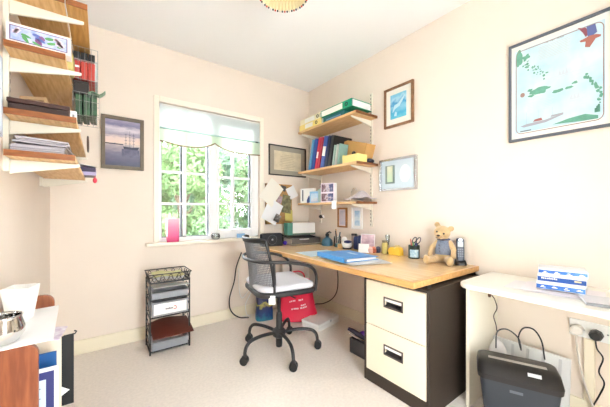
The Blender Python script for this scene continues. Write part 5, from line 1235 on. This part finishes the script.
MB().ball((0, 0, 0.018), (0.012, 0.012, 0.018), 10).build('knot', mat('tassel_red', (206, 50, 74), 0.6), rt, smooth=True); MB().tube([(0, 0, 0.03), (0.0, 0.0, 0.075)], 0.002, 5).build('string', mat('tassel_red', (206, 50, 74)), rt)

# ------------------------------------------------------------------ wooden rack at the left
rk = thing('magazine_rack', 'reddish wooden rack with tall end panels against left wall', 'rack', (-2.24, -1.50, 0))
XB, XF = -0.070, 0.068
def endp(z):
    pts = [(XB, 0.0), (XF, 0.0), (XF, z-0.03)]
    for k in range(6): a = R(k*18); pts.append((XF-0.03+0.03*math.cos(a), z-0.03+0.03*math.sin(a)))
    pts += [(XB, z)]
    return pts
MB().prism(endp(0.690), 'y', -0.078, -0.060).build('end_panel', M_mahog, rk, bevel=0.003)
MB().prism(endp(0.745), 'y', 0.285, 0.303).build('end_panel', M_mahog, rk, bevel=0.003)
box(XB, XF-0.004, -0.060, 0.285, 0.36, 0.376).build('shelf', M_mahog, rk)
box(XB, XB+0.012, -0.060, 0.285, 0.376, 0.70).build('back_panel', M_mahog, rk)
box(XB, XF-0.004, -0.060, 0.285, 0.06, 0.076).build('shelf', M_mahog, rk)
box(XB+0.012, XF-0.03, -0.060, 0.10, 0.655, 0.668).build('top_board', M_mahog, rk)
# files standing in it, sticking out
def rack_file(name, label, y, x1, z1, m, w=0.17, h=0.25, lean=0.0, cat='folder', tabs=None):
    t = thing(name, label, cat, (x1-w/2, y, z1-h), lean, 'files in the wooden rack')
    box(-w/2, w/2, -0.003, 0.003, 0, h).build('cover', m, t)
    return t, w, h
t, w, h = rack_file('hanging_file', 'black hanging file with hooked bar in the wooden rack', -1.310, -2.106, 0.602, mat('file_black', (16, 18, 20), 0.6), 0.16, 0.262)
MB().tube([(w/2-0.03, 0, h), (w/2+0.004, 0, h+0.002), (w/2+0.008, 0, h+0.010), (w/2+0.001, 0, h+0.014)], 0.0028, 6).build('hook', M_black, t)
MB().prism([(w/2-0.050, 0.085), (w/2-0.012, 0.055), (w/2-0.05, 0.03)], 'y', -0.0045, -0.003).build('white_tab', M_paper, t)
t, w, h = rack_file('paper_wallet', 'cream paper wallet behind the blue folder in the rack', -1.36, -2.138, 0.640, mat('wallet_cream', (236, 220, 196), 0.7), 0.14, 0.28, cat='wallet')
t, w, h = rack_file('blue_folder', 'plain blue folder standing in the wooden rack', -1.415, -2.146, 0.592, ramp_print('folder_blue_fade', [(0, (70, 120, 176)), (0.5, (58, 110, 170)), (1, (36, 92, 152))], 'Z', 6, 0.0, 0.0), 0.12, 0.21)
t, w, h = rack_file('certificate_folder', 'white folder with navy bordered form, nearest in the rack', -1.46, -2.138, 0.560, M_white, 0.135, 0.19)
box(-w/2+0.004, w/2-0.010, -0.0042, -0.003, -0.0, h-0.012).build('navy_border', mat('border_navy', (50, 56, 116), 0.5), t)
box(-w/2+0.010, w/2-0.030, -0.0050, -0.0042, 0.0, h-0.036).build('pale_form', mat('form_pale', (206, 222, 236), 0.6), t)
fl = MB()
for k in range(4): fl.box(-0.01, w/2-0.042, -0.0056, -0.005, 0.03+k*0.032, 0.0325+k*0.032)
fl.build('form_lines', mat('form_ink', (120, 130, 146), 0.6), t)
# papers on top of the rack
o = MB().sheet(lambda u, v: (-0.07+0.14*u, -0.18+0.36*v, 0.003+0.004*v+0.004*u*v), 8, 10, 0.002).build('letter', M_paper, None, at=(-2.216, -1.42, 0.6925), rotz=R(3)); tag(o, 'large white letter curling up on the wooden rack', 'letter')
o2 = MB().sheet(lambda u, v: (-0.045+0.05*u+0.01*math.sin(v*9), -0.05+0.05*v, 0.0075+0.02*v*0.0), 3, 12, 0.001).build('printed_map', mat('print_blue', (150, 180, 206), 0.6), None)
bpy.data.objects.remove(o2)
o = MB().sheet(lambda u, v: (-0.075+0.15*u, -0.05+0.12*v, 0.0+0.0*v), 4, 4, 0.003).build('photo_print', mat('photo_mauve', (196, 176, 200), 0.5, var=0.3, vscale=40, rgb2=(230, 226, 232)), None, at=(-2.20, -1.45, 0.669), rot=(0, R(6), R(-6))); tag(o, 'mauve printed leaflet poking out under the white letter', 'leaflet')
# square white vase
vs_ = thing('white_vase', 'flared white square vase standing on the wooden rack', 'vase', (-2.243, -1.365, 0.702))
q = MB(); n4 = [(0.022, 0.0), (0.026, 0.004), (0.040, 0.118), (0.036, 0.118), (0.022, 0.008)]
q.lathe([(r*1.35, z) for r, z in n4], 4); q.build('vase', mat('vase_white', (244, 242, 236), 0.35), vs_, bevel=0.004, rotz=R(30))
MB().lathe([(0.030, 0.0), (0.030, 0.003)], 4).build('foot', mat('vase_white', (244, 242, 236)), vs_, at=(0, 0, -0.002), rotz=R(30))
bwl = thing('mirrored_bowl', 'round mirrored silver bowl at the left edge', 'bowl', (-2.252, -1.548, 0.6945))
bwl.scale = (0.92, 0.92, 0.95)
MB().lathe([(0.022, 0.0), (0.038, 0.008), (0.052, 0.03), (0.054, 0.05), (0.046, 0.076), (0.048, 0.084), (0.044, 0.084), (0.042, 0.074), (0.046, 0.05), (0.03, 0.012)], 28).build('bowl', mat('mirror_glass', (214, 212, 210), 0.08, 1.0, bump=0.35, bscale=18), bwl, smooth=True)
MB().tube([(0.047*math.cos(k*PI/14), 0.047*math.sin(k*PI/14), 0.085) for k in range(28)], 0.0022, 6, closed=True).build('rim', M_chrome, bwl, smooth=True)
# ------------------------------------------------------------------ window sill things
vz = thing('pink_vase', 'tall pink fading glass vase on the window sill', 'vase', (-1.505, -0.012, 0.803))
M_pinkv = ramp_print('pink_fade', [(0, (208, 44, 104)), (0.2, (226, 84, 138)), (0.6, (240, 140, 176)), (1, (248, 196, 214))], 'Z', 4.6, 0.0, 0.12, 20, rough=0.2)
loft(MB(), [(0.0, -0.046, 0.046, -0.034, 0.034, 0.01), (0.10, -0.049, 0.049, -0.036, 0.036, 0.01), (0.205, -0.048, 0.048, -0.037, 0.037, 0.01), (0.206, -0.044, 0.044, -0.033, 0.033, 0.008), (0.03, -0.042, 0.042, -0.03, 0.03, 0.008)]).build('body', M_pinkv, vz)
ri = MB()
for x in (-0.035, 0.0, 0.036): ri.tube([(x, 0.0, 0.20), (x+0.003, 0.005, 0.26+0.02*math.sin(x*90))], 0.003, 6)
ri.build('clear_stems', mat('stem_white', (240, 244, 244), 0.3), vz)
gv = thing('glass_votive', 'small clear glass votive with white candle on the sill', 'candle holder', (-1.125, -0.015, 0.803))
MB().lathe([(0.020, 0), (0.036, 0.008), (0.042, 0.028), (0.036, 0.052), (0.033, 0.052), (0.036, 0.028), (0.02, 0.006)], 22).build('glass', M_clear, gv, smooth=True)
MB().lathe([(0.018, 0.006), (0.028, 0.012), (0.030, 0.024)], 18).build('candle', M_white, gv, smooth=True)
MB().lathe([(0.036, 0.052), (0.037, 0.056), (0.033, 0.056)], 22).build('rim', mat('rim_grey', (170, 172, 174), 0.3), gv, smooth=True)
o = MB().obox((0, 0, 0.021), (0.085, 0.014, 0.042), (R(-8), 0, 0)).build('small_box', mat('tag_blue', (130, 172, 214), 0.5), None, at=(-0.865, -0.008, 0.803), bevel=0.003); tag(o, 'small blue and white box on the window sill', 'box')
